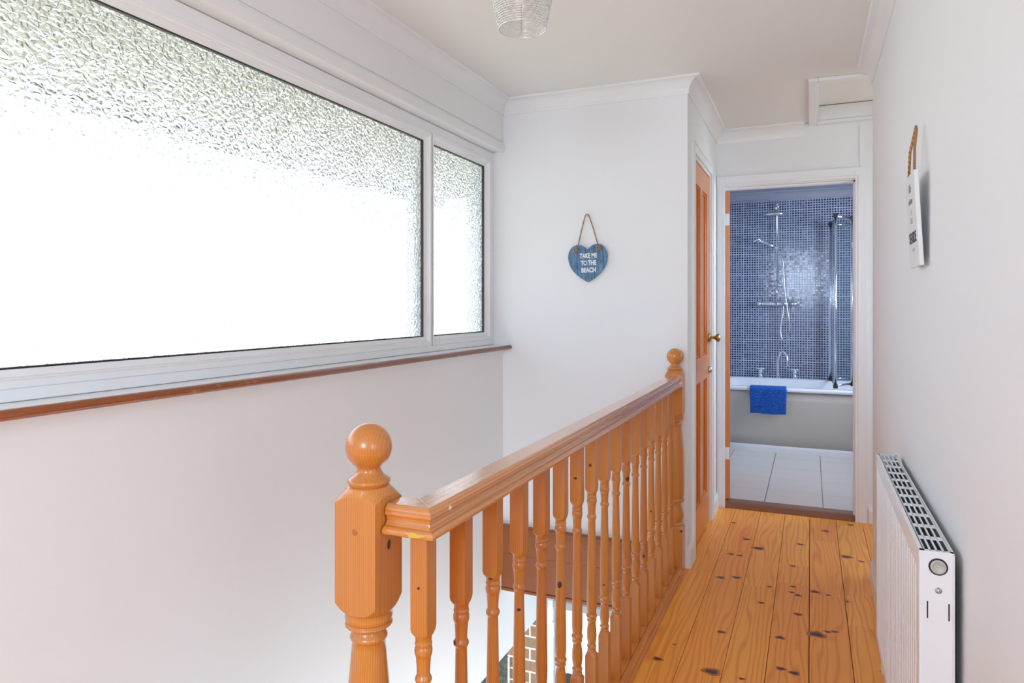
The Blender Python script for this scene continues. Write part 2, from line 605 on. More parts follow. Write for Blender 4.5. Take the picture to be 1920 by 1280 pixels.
def m_bluewood():
    m = NT('distressed_blue_planks')
    c = m.co()
    s = m.n('ShaderNodeSeparateXYZ'); m.l(c, s.inputs[0])
    f = m.math('FRACT', m.math('DIVIDE', m.math('ADD', s.outputs[0], .103), .046))
    ln = m.math('LESS_THAN', f, .05)
    mp_ = m.n('ShaderNodeMapping'); mp_.inputs['Scale'].default_value = (1, 1, .2); m.l(c, mp_.inputs[0])
    n = m.noise(mp_.outputs[0], 90, 4, .7)
    col = m.ramp(n, [(.25, (.03, .075, .16)), (.5, (.085, .19, .32)), (.75, (.20, .34, .46))])
    col = m.mix(ln, col, (.012, .025, .07))
    d = m.noise(c, 22, 4, .7)
    col = m.mix(m.math('MULTIPLY', m.math('SUBTRACT', d, .6, clamp=True), 5, clamp=True), col, (.03, .055, .12))
    return m.pbr(col, .6)


M['blue'] = m_bluewood()


def m_rope():
    m = NT('twisted_jute_rope')
    c = m.co()
    wv = m.n('ShaderNodeTexWave', wave_type='BANDS', bands_direction='DIAGONAL')
    wv.inputs['Scale'].default_value = 75; wv.inputs['Distortion'].default_value = 1.0
    m.l(c, wv.inputs[0])
    col = m.mix(wv.outputs['Fac'], (.24, .12, .045), (.52, .30, .13))
    return m.pbr(col, .9, normal=m.bump(wv.outputs['Fac'], .8, .002))


M['rope'] = m_rope()
M['white_letter'] = plain('white_lettering', (.82, .84, .86), .6)
M['grey_letter'] = plain('grey_lettering', (.16, .20, .24), .6)
M['pale_letter'] = plain('pale_lettering', (.42, .47, .50), .6)
M['sign_white'] = plain('white_painted_board', (.72, .73, .74), .5)
M['dark_letter'] = plain('dark_lettering', (.05, .06, .08), .6)
M['grey'] = plain('shaded_head_grey', (.36, .37, .39), .5)  # shade on the lower door head, put into its colour
M['filler'] = plain('yellow_wood_filler', (.66, .44, .10), .5)
M['paintspot'] = plain('cream_paint_spot', (.80, .76, .60), .5)
M['soffit'] = plain('grey_outside_soffit', (.42, .42, .38), .7)
M['outrev'] = plain('outside_render', (.50, .56, .60), .8)

# ------------------------------------------------------------------ the setting
ZC = 2.394
XL, XR, YS, YE = -1.54, .268, 3.46, 4.61
XC = -.552                       # left wall of the passage
T = .12

# left wall: window opening y .12..3.46, z 1.055..2.12 ; lower opening below z -.632
wl = MB()
wl.box(XL - .22, XL, -2.3, .12, -2.6, ZC)
wl.box(XL - .22, XL, .12, YS + 1.2, 2.12, ZC)
wl.box(XL - .22, XL, .12, YS + T, -.632, 1.047)
wl.box(XL - .22, XL, YS + T, 4.15, -.632, ZC)
wl.box(XL - .22, XL, .12, 2.85, -2.6, -.632)
struct(wl.build('wall_left', M['wall']), 'white wall under the long window, falling into the stairwell')
# lining board over the window
ln = MB()
ln.box(XL, XL + .012, -2.3, YS, 2.118, 2.160)
ln.box(XL, XL + .004, -2.3, YS, 2.175, ZC)
struct(ln.build('trim_1', M['trim'], bevel=.0015), 'white lining board over the long window')

ws = MB()
ws.box(XL, XC, YS, YS + T, -.25, ZC)
ws.box(XL - .22, XL, YS, YS + T, 1.047, 2.12)
struct(ws.build('wall_stair', M['wall']), 'white wall at the far end of the stairwell')
wc = MB()
wc.box(XC - .1, XC, YS + T, 3.635, 0, ZC)
wc.box(XC - .1, XC, 4.295, YE, 0, ZC)
wc.box(XC - .1, XC, 3.635, 4.295, 2.06, ZC)
wc.box(XC - .5, XC - .4, YS + T, YE, 0, ZC)
struct(wc.build('wall_passage', M['wall']), 'white passage wall holding the cupboard door')
we = MB()
DX0, DX1, DZ = -.506, .247, 2.036
we.box(XC - .5, DX0 - .02, YE, YE + T, 0, ZC)
we.box(DX1 + .02, 1.3, YE, YE + T, 0, ZC)
we.box(DX0 - .02, DX1 + .02, YE, YE + T, DZ + .02, ZC)
we.box(.268, .274, YE - .006, YE + .01, 2.11, 2.36)
struct(we.build('wall_end', M['wall']), 'white wall around the bathroom doorway')
wr = MB()
wr.box(XR, XR + .1, .6, 3.66, -.02, ZC); wr.box(XR, 2.2, .5, .6, -.02, ZC)
struct(wr.build('wall_right', M['wall']), 'white wall behind the radiator')
wr2 = MB()
wr2.box(1.3, 1.4, 3.0, 3.25, -.02, ZC); wr2.box(1.3, 1.4, 4.45, YE + .1, -.02, ZC); wr2.box(1.3, 1.4, 3.25, 4.45, -.02, .95); wr2.box(1.3, 1.4, 3.25, 4.45, 2.15, ZC)
wr2.box(2.2, 2.3, -2.3, -1.87, -.02, ZC); wr2.box(2.2, 2.3, .43, .6, -.02, ZC); wr2.box(2.2, 2.3, -1.87, .43, -.02, .75); wr2.box(2.2, 2.3, -1.87, .43, 2.25, ZC); wr2.box(XR + .1, 1.3, 3.0, 3.1, -.02, ZC)
struct(wr2.build('wall_recess', M['wall']), 'white wall of the recess round the corner')
wb = MB()
wb.box(XL, -.70, -2.4, -2.3, -.02, ZC); wb.box(.26, 2.3, -2.4, -2.3, -.02, ZC)
wb.box(-.70, .26, -2.4, -2.3, -.02, 1.44); wb.box(-.70, .26, -2.4, -2.3, 2.32, ZC)
struct(wb.build('wall_back', M['wall']), 'white wall behind the viewpoint')
# lower storey of the stairwell
lw = MB()
lw.box(-.64, -.54, .9, 1.3, -2.6, -.25); lw.box(-.64, -.54, 2.9, 4.15, -2.6, -.25); lw.box(-.64, -.54, 1.3, 2.9, -.6, -.25)
lw.box(XL, -.54, .86, .96, -2.6, -.25)
lw.box(-1.555, -.54, 4.15, 4.25, -.62, -.26)
lw.box(-1.555, -1.525, 4.15, 4.25, -2.6, -.62)
lw.box(-.75, -.54, 4.15, 4.25, -2.6, -.62)
struct(lw.build('wall_lower', M['wall']), 'white walls of the lower hall')
struct(MB().box(-3.2, -.5, .8, 4.3, -2.7, -2.6).build('floor_lower', M['ftile']), 'floor of the lower hall')
struct(MB().box(-1.54, -.54, YS, 4.25, -.26, -.20).build('ceiling_lower', M['ceil']), 'ceiling of the lower hall')

# ceiling with the hatch hole
HX0, HX1, HY0, HY1 = .035, .62, 3.745, 4.552
ce = MB()
ce.box(XL - .22, HX0, -2.4, YE + T, ZC, ZC + .08)
ce.box(HX1, 1.4, -2.4, YE + T, ZC, ZC + .08)
ce.box(1.4, 2.3, -2.4, .6, ZC, ZC + .08)
ce.box(HX0, HX1, -2.4, HY0, ZC, ZC + .08)
ce.box(HX0, HX1, HY1, YE + T, ZC, ZC + .08)
struct(ce.build('ceiling', M['ceil']), 'white plaster ceiling')

# coving
cvp = [(0, ZC - .077), (.006, ZC - .077), (.007, ZC - .072)]
for k in range(9):
    a = PI / 2 * k / 8
    cvp.append((.007 + .052 * (1 - math.cos(a)), ZC - .072 + .062 * math.sin(a)))
cvp += [(.061, ZC - .010), (.066, ZC - .005), (.066, ZC), (0, ZC)]
cv = MB()
cv.sweep([(-.035, YE), (XC, YE), (XC, YS), (XL + .004, YS), (XL + .004, -2.3)], cvp)
struct(cv.build('trim_2', M['trim']), 'white coving along the stairwell and passage ceiling')
cv = MB()
cv.sweep([(XR, .6), (XR, 3.66)], cvp)
struct(cv.build('trim_3', M['trim']), 'white coving along the right hand wall')

# floor boards (each plank its own slab and tone, one floor)
fb = MB()
xs = [-.568, -.5, -.433, -.284, -.1445, -.005, .138, .279, .40, .54, .68, .82, .96, 1.10, 1.24, 1.3]
joints = {-.568: [3.445], -.5: [3.45], -.433: [1.2, 3.8], -.284: [3.36, 2.2], -.1445: [3.46, 3.72, 2.0], -.005: [3.37, 4.16, 1.7], .138: [3.10, 3.42], .279: [3.9]}
for i in range(len(xs) - 1):
    x0, x1 = xs[i], xs[i + 1]
    if x0 < .36:
        ya = -2.3
    else:
        ya = 3.05
    ys = [ya] + sorted(joints.get(x0, [])) + [YE - .01]
    g = {-.5: .0004, -.005: .0016, .138: .0014, .279: .0012, -.1445: .0011}.get(x1, .0009)
    g0 = {-.5: .0004, -.005: .0016, .138: .0014, .279: .0012, -.1445: .0011}.get(x0, .0009)
    if i == 0: x0 = -.64
    for j in range(len(ys) - 1):
        fb.av = random.uniform(.05, .99)
        e = .0004
        fb.box(x0 + g0, x1 - g, ys[j] + e, ys[j + 1] - e, -.02, 0)
# landing behind the newel reaches the left wall
for k in range(6):
    fb.av = random.uniform(.05, .99)
    fb.box(XL + .15 * k, min(XL + .15 * (k + 1) - .001, -.641), -2.3, .94, -.02, 0)
fb.av = 0
for k in range(14):
    fb.av = random.uniform(.05, .99)
    fb.box(.361 + .14 * k, min(.36 + .14 * (k + 1), 2.2), -2.3, .5, -.02, 0)
# the larger knots of the boards, set flush in the surface
KN = [(-.38, 3.75, 12), (-.334, 3.747, 10), (-.39, 3.408, 13), (-.322, 3.437, 14), (-.079, 3.697, 9), (-.172, 3.384, 8), (-.196, 3.186, 9), (-.051, 3.331, 10), (-.048, 3.127, 11),
      (-.074, 3.426, 8), (-.078, 3.356, 8), (.073, 3.387, 8), (.018, 3.403, 14), (-.322, 2.838, 11), (-.108, 2.879, 12), (.022, 2.963, 22), (.062, 3.005, 9), (.088, 3.016, 9),
      (-.51, 2.53, 12), (-.473, 2.663, 5), (-.319, 2.516, 20), (-.096, 2.634, 11), (-.052, 2.62, 12), (-.217, 2.509, 7), (.079, 4.347, 14), (-.325, 4.024, 14), (.215, 4.525, 12),
      (-.254, 3.896, 20), (.17, 3.94, 18), (.235, 3.90, 10), (.24, 2.75, 10), (-.44 + .02, 4.3, 10), (-.05, 4.05, 12), (.18, 2.55, 9)]
rk = random.Random(5)
for kx, ky, kr in KN:
    n_ = 20
    ph = rk.random() * 6
    rr = kr * .001
    for mi_, f_, z_ in ((2, 1.35, .00012), (3, 1.0, .00024)):
        vs_ = []
        for q in range(n_):
            a = 2 * PI * q / n_
            w_ = f_ * (1 + .14 * math.sin(3 * a + ph) + .08 * math.sin(5 * a + 2 * ph))
            vs_.append((kx + rr * (1.1 if mi_ == 3 else 1.25) * w_ * math.cos(a), ky + rr * (.72 if mi_ == 3 else .95) * w_ * math.sin(a), z_))
        fb.mi = mi_
        fb.av = .5
        fb.add(vs_, [tuple(range(n_))])
fb.av = 0
fb.mi = 1
fb.box(-.63, 1.3, .96, YE, -.24, -.0205)
fb.box(XL, 2.2, -2.3, .94, -.24, -.0205)
struct(fb.build('floor', [M['floor'], M['gap'], M['knot_halo'], M['knot']], bevel=0, norm=False), 'varnished pine floorboards with dark gaps and knots')

# skirting boards
skp = [(0, 0), (.015, 0), (.015, .072), (.011, .084), (.005, .092), (.004, .10), (0, .10)]
sk = MB()
sk.sweep([(XC, 3.585), (XC, YS + .002)], skp)
struct(sk.build('baseboard_passage', M['trim']), 'short white skirting beside the far newel post')
struct(MB().sweep([(XC + .0, YE - .003), (XC, 4.35)], skp).build('baseboard_corner', M['trim']), 'short white skirting between the two doors')
struct(MB().sweep([(XR, .62), (XR, 3.645), (XR + .1, 3.66)], skp).build('baseboard_right', M['trim']), 'white skirting running behind the radiator')
struct(MB().sweep([(1.29, YE), (.315, YE)], skp).build('baseboard_end', M['trim']), 'white skirting right of the bathroom doorway')

# bathroom casing, jambs, stops and threshold: door_1 with its open pine leaf
d1 = empty('door_1', (DX0, YE, 0)); struct(d1, 'bathroom doorway with white casing and open pine door')


def rel(mb, o):
    return mb


def casing_poly(w, t):
    return [(0, 0), (w, 0), (w, t * .55), (w - .008, t * .8), (w * .45, t), (.01, t), (.004, t * .8), (0, t * .6)]


cs = MB()
# (local coords to door_1: x - DX0, y - YE)
w = DX1 - DX0
cw = .044
cs.box(-cw, .006, -.016, 0, 0, DZ + .012 + .058)
cs.box(w - .003, w + .060, -.016, 0, 0, DZ + .012 + .058)
cs.box(.006, w - .003, -.016, 0, DZ + .006, DZ + .07)
cs.box(w + .012, w + .016, -.019, -.016, .0, DZ + .022); cs.box(-.008, -.004, -.019, -.016, .0, DZ + .022); cs.box(-.008, w + .016, -.019, -.016, DZ + .018, DZ + .022)
cs.build('casing', M['trim'], d1, bevel=.003)
jb = MB()
jb.box(-.02, 0, .0, T, 0, DZ + .02); jb.box(w, w + .02, 0, T, 0, DZ + .02); jb.box(0, w, 0, T, DZ, DZ + .02)
jb.box(w - .012, w, .02, .075, .03, DZ); jb.box(0, w, .02, .07, DZ - .012, DZ)
jb.build('jamb', M['trim'], d1, bevel=.0015)
th = MB()
th.prism([(-.012, 0), (T + .01, 0), (T + .01, .027), (.03, .032), (.008, .028), (-.012, .006)], 'X', .001, w - .001)
th.build('threshold', M['thresh'], d1)
lf = MB()
lf.box(.0005, .037, .062, .80, .04, DZ - .016)
for z0, z1 in ((.22, .86), (1.0, 1.90)):
    for y0, y1 in ((.16, .39), (.47, .70)):
        lf.box(.037, .0385, y0, y1, z0, z1)
lfo = lf.build('door_leaf', M['door'], d1, bevel=.002)
lfo.rotation_euler = (0, 0, math.radians(6.6))
for zc_ in (1.84, .333):
    h = MB().box(.004, .033, .0595, .0622, zc_ - .038, zc_ + .038)
    h.tube([(.0015, .058, zc_ - .038), (.0015, .058, zc_ + .038)], .0035, 10)
    h.build('hinge', M['trim'], lfo)

# cupboard door: door_2
d2 = empty('door_2', (XC, 3.655, 0)); struct(d2, 'narrow pine cupboard door with four long panels')
Wd = .62
fr = MB()
fr.box(-.001, .014, -.068, -.02, 0, 2.115)
fr.box(-.001, .014, Wd + .015, Wd + .062, 0, 2.115)
fr.box(-.001, .014, -.02, Wd + .015, 2.066, 2.115)
fr.box(.014, .018, -.066, -.056, 0, 2.118)
fr.box(.014, .018, Wd + .05, Wd + .060, 0, 2.118); fr.box(.014, .018, -.066, Wd + .06, 2.105, 2.118)
fr.build('casing', M['trim'], d2, bevel=.003)
jb = MB()
jb.box(-.09, .002, -.02, -.004, 0, 2.062); jb.box(-.09, .002, Wd + .004, Wd + .02, 0, 2.062); jb.box(-.09, .002, -.004, Wd + .004, 2.05, 2.066)
jb.build('jamb', M['trim'], d2, bevel=.001)
dl = MB()
x0, x1 = -.042, -.004
pz = [.20, .865, 1.0, 1.93]
py = [.095, .262, .352, .525]
dl.box(x0, x1, 0, py[0], .012, 2.047); dl.box(x0, x1, py[3], Wd, .012, 2.047)
dl.box(x0, x1, py[0], py[3], .012, pz[0]); dl.box(x0, x1, py[0], py[3], pz[1], pz[2]); dl.box(x0, x1, py[0], py[3], pz[3], 2.047)
dl.box(x0, x1, py[1], py[2], pz[0], pz[1]); dl.box(x0, x1, py[1], py[2], pz[2], pz[3])
leaf = dl.build('door_leaf', M['door'], d2, bevel=.0015)
for za, zb in ((pz[0], pz[1]), (pz[2], pz[3])):
    for ya, yb in ((py[0], py[1]), (py[2], py[3])):
        pn = MB().box(x0 + .01, x1 - .016, ya - .004, yb + .004, za - .004, zb + .004)
        e = .010
        for (a, b_, c_, d_) in ((ya, ya + e, za, zb), (yb - e, yb, za, zb), (ya, yb, za, za + e), (ya, yb, zb - e, zb)):
            pn.box(x1 - .017, x1 - .007, a, b_, c_, d_)
        pn.build('door_panel', M['door'], leaf, bevel=.003)
Ry = Matrix.Rotation(PI / 2, 4, 'Y')
yk = 4.30 - .045 - 3.655
kn = MB().lathe([(.027, 0), (.027, .004), (.021, .010), (.009, .014), (.0075, .028), (.011, .036), (.0235, .047), (.026, .054), (.022, .061), (.010, .066), (.001, .067)], M=Ry, c=(-.004, yk, 1.095), n=36)
kn.build('door_handle', M['brass'], leaf)
kn = MB().lathe([(.020, 0), (.021, .006), (.018, .016), (.013, .018), (.001, .018)], M=Ry, c=(-.004, yk + .003, .905), n=30)
kn.build('lock_thumb_turn', M['steel'], leaf)
MB().box(-.004, .012, -.017, -.001, .31, .385).build('hinge', M['trim'], d2, bevel=.002)

# loft hatch
ht = empty('loft_hatch', (HX0, HY0, ZC)); tag(ht, 'white framed loft hatch in the ceiling before the bathroom door', 'hatch')
zz = -.0175
f = MB()
f.box(-.045, 0, -.045, YE - HY0 - .001, zz, 0); f.box(0, .6, -.045, 0, zz, 0); f.box(0, .6, HY1 - HY0, YE - HY0 - .001, zz, 0)
f.build('frame', M['trim'], ht, bevel=.004)
f = MB()
hw, hl = HX1 - HX0, HY1 - HY0
f.box(0, .008, 0, hl, 0, .085); f.box(hw - .008, hw, 0, hl, 0, .085); f.box(.008, hw - .008, 0, .008, 0, .085); f.box(.008, hw - .008, hl - .008, hl, 0, .085)
f.build('lining', M['trim'], ht)
MB().box(.008, hw - .008, hl - .0095, hl - .008, .0825, .0853).build('gap', M['gap'], ht)
MB().box(0, hw, 0, hl, .0855, .10).build('panel', M['ceil'], ht)

# ------------------------------------------------------------------ long stair window: window_1
w1 = empty('window_1', (-1.595, 0, 0)); struct(w1, 'long white framed window of obscured glass')
y0w, y1w = .12, YS
zb_, zt_ = 1.072, 2.118
fm = MB()
fm.box(-.07, 0, y0w, y1w, zb_, zb_ + .030)
fm.box(-.07, 0, y0w, y1w, zt_ - .045, zt_)
fm.box(-.07, 0, y0w, y0w + .05, zb_ + .03, zt_ - .045)
fm.box(-.07, 0, y1w - .038, y1w, zb_ + .03, zt_ - .045)
fm.box(-.115, -.048, 2.748, 2.815, zb_, zt_)
fm.build('window_frame', M['upvc'], w1, bevel=.003)


def sash(ya, yb, za, zb, bw=(.036, .036, .036, .036)):
    """inner frame with sloped glazing bead, ya..yb outer, glass inset; bw = y0,y1,z0,z1 widths"""
    mb = MB()
    prof_x = [(.000, 0.0), (.004, .06), (.004, .42), (-.004, .50), (-.004, .56), (-.009, .62), (-.016, 1.0), (-.045, 1.0), (-.045, 0.0)]
    rings = []
    for (dx, t) in prof_x:
        rings.append([(dx, ya + bw[0] * t, za + bw[2] * t), (dx, yb - bw[1] * t, za + bw[2] * t), (dx, yb - bw[1] * t, zb - bw[3] * t), (dx, ya + bw[0] * t, zb - bw[3] * t)])
    vs = [p for r in rings for p in r]
    fs = []
    n = len(rings)
    for i in range(n):
        j = (i + 1) % n
        for k in range(4):
            k2 = (k + 1) % 4
            fs.append((i * 4 + k, i * 4 + k2, j * 4 + k2, j * 4 + k))
    mb.add(vs, fs)
    return mb


sz0, sz1 = zb_ + .028, zt_ - .043
for (ya, yb) in ((y0w + .05, 2.785), (2.775, y1w - .037)):
    b0 = .045
    s_ = sash(ya, yb, sz0, sz1, (.050, .050, .042, .042)).build('sash', M['upvc'], w1)
    ga, gb, gz0, gz1 = ya + .050, yb - .050, sz0 + .042, sz1 - .042
    g = MB()
    e = .0045
    for (a, b_, c_, d_) in ((ga, ga + e, gz0, gz1), (gb - e, gb, gz0, gz1), (ga, gb, gz0, gz0 + e), (ga, gb, gz1 - e, gz1)):
        g.box(-.030, -.0155, a, b_, c_, d_)
    g.build('gasket', M['gasket'], s_)
    MB().box(-.031, -.025, ga + .0005, gb - .0005, gz0 + .0005, gz1 - .0005).build('glass_pane', M['obscure'], s_)
# sill board with hardwood nose
sb = MB().box(-.03, .092, y0w, y1w - .001, -.022, -.001)
so = sb.build('window_sill', M['upvc'], w1, loc=(0, 0, zb_))
ns = MB()
pr_ = [(.092, -.024)]
for k in range(9):
    a = -PI / 2 + PI * k / 8
    pr_.append((.098 + .012 * math.cos(a), -.0125 + .0115 * math.sin(a)))
pr_.append((.092, -.001))
ns.prism(pr_, 'Y', -.6, y1w - .0015, smooth=True)
ns.build('sill_nosing', M['sill'], so)

# outside: reveals and eaves soffit
ex = MB()
ex.box(-1.715, -1.665, YS - .035, YS + .3, .9, 2.3)
ex.box(-1.84, -1.665, -.5, YS + .3, .9, 1.06)
struct(ex.build('wall_outside_reveal', M['outrev']), 'rendered outside reveal of the long window')
struct(MB().box(-2.75, -1.76, -3, 5, 2.155, 2.2).build('ceiling_eaves', M['soffit']), 'grey eaves soffit outside the long window')
struct(MB().box(-2.80, -2.75, -3, 5, 2.08, 2.25).build('trim_4', M['soffit']), 'fascia board at the eaves')

# back window, added behind the viewpoint for frontal fill
w2 = empty('added_window_2', (-.70, -2.35, 1.44)); struct(w2, 'plain white window added behind the viewpoint for fill light')
f = MB(); f.box(0, .96, -.03, .03, 0, .04); f.box(0, .96, -.03, .03, .84, .88); f.box(0, .04, -.03, .03, .04, .84); f.box(.92, .96, -.03, .03, .04, .84)
f.build('window_frame', M['upvc'], w2, bevel=.003)
MB().box(.04, .92, -.004, .004, .04, .84).build('glass_pane', M['clear'], w2)

for nm_, wx, wy0, wy1, wz0, wz1, lb in (('added_window_4', 2.25, -1.87, .43, .75, 2.25, 'wide window added to the unseen side room for fill light'), ('added_window_5', 1.35, 3.25, 4.45, .95, 2.15, 'window added to the recess to light the passage end')):  # both windows are unseen, added to let fill light in
    w4 = empty(nm_, (wx, wy0, wz0)); struct(w4, lb)
    L_, H_ = wy1 - wy0, wz1 - wz0
    f = MB(); f.box(-.03, .03, 0, L_, 0, .05); f.box(-.03, .03, 0, L_, H_ - .05, H_); f.box(-.03, .03, 0, .05, .05, H_ - .05); f.box(-.03, .03, L_ - .05, L_, .05, H_ - .05)
    f.build('window_frame', M['upvc'], w4, bevel=.003)
    MB().box(-.004, .004, .05, L_ - .05, .05, H_ - .05).build('glass_pane', M['clear'], w4)

# ------------------------------------------------------------------ banister
RX = -.603
# apron boards at the end of the stairwell
ap = empty('stairwell_apron', (XL + .002, YS, 0)); tag(ap, 'dark pine boards facing the landing edge across the stairwell end', 'boarding')
La = .885
MB().prism([(0, .10), (-.03, .10), (-.034, .094), (-.034, .066), (-.026, .056), (0, .056)], 'X', 0, La).build('cap_board', M['apron'], ap, bevel=.001)
MB().box(0, La, -.022, 0, -.053, .056).build('board', M['apron'], ap, bevel=.002)
MB().box(0, La, -.020, 0, -.238, -.054).build('board', M['apron'], ap, bevel=.002)
MB().box(0, La, -.026, 0, -.255, -.2385).build('bottom_bead', M['apron'], ap, bevel=.004)
ap2 = empty('landing_edge_boarding', (-.645, .96, 0)); tag(ap2, 'pine board facing the landing edge below the balusters', 'boarding')
MB().box(-.018, -.001, 0, 2.44, -.25, -.001).build('board', M['pine_y'], ap2, bevel=.002)


def newel_bm(zfoot, n=44):
    """square blocks carved into a turned post, one skin, centred on 0,0"""
    H = .041
    def ringpts(kind, r):
        out = []
        for k in range(n):
            a = 2 * PI * (k + .5) / n
            c, s_ = math.cos(a), math.sin(a)
            if kind == 's':
                q = r / max(abs(c), abs(s_)); out.append((q * c, q * s_))
            else:
                out.append((r * c, r * s_))
        return out
    return ringpts


def post(prof, n=48):
    """prof: list of (kind, r, z[, corner_drop]); square rings may drop/raise at their corners"""
    vs = []; fs = []; sm = []
    for it in prof:
        kind, r, z = it[:3]; cdp = it[3] if len(it) > 3 else 0
        for k in range(n):
            a = 2 * PI * k / n + PI / 4
            c, s_ = math.cos(a), math.sin(a)
            mx = max(abs(c), abs(s_))
            if kind == 's':
                q = r / mx
                t = (1 / mx - 1) / (math.sqrt(2) - 1)
                vs.append((q * c, q * s_, z + cdp * t ** 1.5))
            elif kind == 'm':      # part way between round of radius r and square of half side .041
                vs.append((r * c, r * s_, z))
            else:
                vs.append((r * c, r * s_, z))
    mb = MB()
    for i in range(len(prof) - 1):
        smooth = prof[i][0] != 's' or prof[i + 1][0] != 's'
        smooth = (prof[i][0] == 'c' and prof[i + 1][0] == 'c')
        pass
    mb.v = vs
    for i in range(len(prof) - 1):
        smooth = (prof[i][0] == 'c' and prof[i + 1][0] == 'c')
        for k in range(n):
            k2 = (k + 1) % n
            mb.f.append([i * n + k, i * n + k2, (i + 1) * n + k2, (i + 1) * n + k]); mb.m.append(0); mb.sm.append(smooth); mb.a.append(0)
    mb.f.append(list(range(n))[::-1]); mb.m.append(0); mb.sm.append(False); mb.a.append(0)
    e = (len(prof) - 1) * n
    mb.f.append([e + k for k in range(n)]); mb.m.append(0); mb.sm.append(False); mb.a.append(0)
    return mb


def arc(z0, z1, r0, bulge, k=6):
    """bead: radii from r0 out by bulge between z0 and z1 (z0>z1 going down)"""
    return [('c', r0 + bulge * math.sin(PI * i / k), z0 + (z1 - z0) * i / k) for i in range(k + 1)]


def newel(name, loc, zfoot, label, rot=0):
    root = empty(name, (loc[0], loc[1], 0), rot)
    tag(root, label, 'newel post', 'newel posts of the landing banister')
    s = .041
    P_ = [('s', s, zfoot), ('s', s, .208, 0), ('s', s, .212, -.014), ('c', .037, .222)]
    P_ += arc(.222, .236, .034, .0055)
    P_ += [('c', .031, .238), ('c', .034, .244), ('c', .0385, .255), ('c', .0395, .268), ('c', .036, .290), ('c', .030, .312), ('c', .0275, .326), ('c', .030, .331)]
    P_ += arc(.333, .353, .036, .0055)
    P_ += [('c', .037, .356), ('c', .0405, .37), ('c', .0410, .40), ('c', .0405, .48), ('c', .0385, .58), ('c', .0340, .64), ('c', .0295, .690), ('c', .0283, .703)]
    P_ += arc(.704, .716, .0292, .003)
    P_ += [('c', .0262, .720), ('c', .0258, .7245), ('c', .030, .728)]
    P_ += arc(.7285, .7365, .0370, .0040, 5)
    P_ += [('c', .0385, .7375), ('c', .0408, .742), ('c', .0408, .748), ('c', .0395, .755)]
    P_ += [('s', s * .985, .757, .016), ('s', s, .758, .018), ('s', s, .957, -.012), ('s', s * .97, .959, -.011), ('c', .0375, .968), ('c', .0345, .971)]
    # flip: P_ already ascending
    body = post(P_).build('post', M['pine_z'], root)
    cap = [('c', .0335, .969), ('c', .0338, .9725), ('c', .0355, .9745), ('c', .0368, .977), ('c', .0370, .9795), ('c', .0350, .9818), ('c', .031, .9845), ('c', .0265, .9885), ('c', .0225, .9935), ('c', .0200, .9985), ('c', .0215, 1.0025)]
    R = .0400; zc = 1.0370
    th0 = math.acos((zc - 1.0045) / R)
    for i in range(1, 22):
        th = th0 + (PI - th0) * i / 21.2
        cap.append(('c', R * math.sin(th), zc - R * math.cos(th)))
    post(cap).build('ball_finial', M['pine_z'], root)
    return root


newel('newel_post', (-.705, 1.012), -.25, 'nearest ball-topped pine newel post at the near end of the banister')
newel('newel_post', (RX - .002, 3.417), 0, 'far ball-topped pine newel post against the white wall corner')

# handrail: profile (offset right, z), symmetrical, with mitred return to the near newel
def rail_profile():
    ht = [(-.0225, .9455), (.0225, .9455), (.0245, .9445), (.0262, .942), (.0290, .9395), (.0305, .936), (.0305, .930), (.0292, .927),
          (.0262, .924), (.0250, .919), (.0262, .9145), (.0300, .911), (.0345, .9095), (.0385, .907), (.0402, .903), (.0395, .899), (.0370, .8965), (.0260, .8965), (.0260, .8995)]
    lf_ = [(-x, z) for x, z in ht[:1:-1]]
    return ht + lf_


hr = empty('handrail', (0, 0, 0)); tag(hr, 'long moulded pine handrail with a mitred return to the nearest newel', 'handrail')
rp_ = [(-x, z) for x, z in rail_profile()]
yj = 1.0265
yf = 3.376
MB().sweep([(RX, yj), (RX, yf)], rp_).build('rail_tmp', M['pine_y'])
bpy.data.objects.remove(bpy.data.objects['rail_tmp'])


def mitred(path, i0, i1, name, mat):
    full = MB().sweep(path, rp_)
    n = len(rp_)
    mb = MB()
    mb.add(full.v[i0 * n:(i1 + 1) * n], [(k, (k + 1) % n, n + (k + 1) % n, n + k) for k in range(n)] + [tuple(range(n))[::-1], tuple(range(n, 2 * n))])
    return mb.build(name, mat, hr, bevel=.0012, bseg=2)


pth = [(-.662, yj), (RX, yj), (RX, yf)]
r_long = mitred(pth, 1, 2, 'rail', M['pine_y'])
r_short = mitred(pth, 0, 1, 'return_rail', M['pine_x'])
# filler patch and paint fleck
def blob(name, cx, cy, cz, rx, rz, axis, mat, parent, seed):
    rnd = random.Random(seed)
    mb = MB(); n = 26
    vs = []; 
    for t_, dd in ((1.0, 0.0), (.8, .0007)):
        for k in range(n):
            a = 2 * PI * k / n
            q = t_ * (1 + .18 * math.sin(3 * a + seed) + .12 * math.sin(5 * a))
            if axis == 'Y': vs.append((cx + rx * q * math.cos(a), cy - dd, cz + rz * q * math.sin(a)))
            else: vs.append((cx + dd, cy + rx * q * math.cos(a), cz + rz * q * math.sin(a)))
    fs = [(k, (k + 1) % n, n + (k + 1) % n, n + k) for k in range(n)] + [tuple(range(n, 2 * n))]
    mb.add(vs, fs)
    return mb.build(name, mat, parent)


blob('filler_patch', -.598, yj - .0402, .9035, .017, .0045, 'Y', M['filler'], r_short, 1)['label'] = 'yellow wood filler patch'
blob('paint_fleck', RX + .0308, 1.062, .9325, .0050, .0035, 'X', M['paintspot'], r_long, 2)['label'] = 'cream paint fleck'

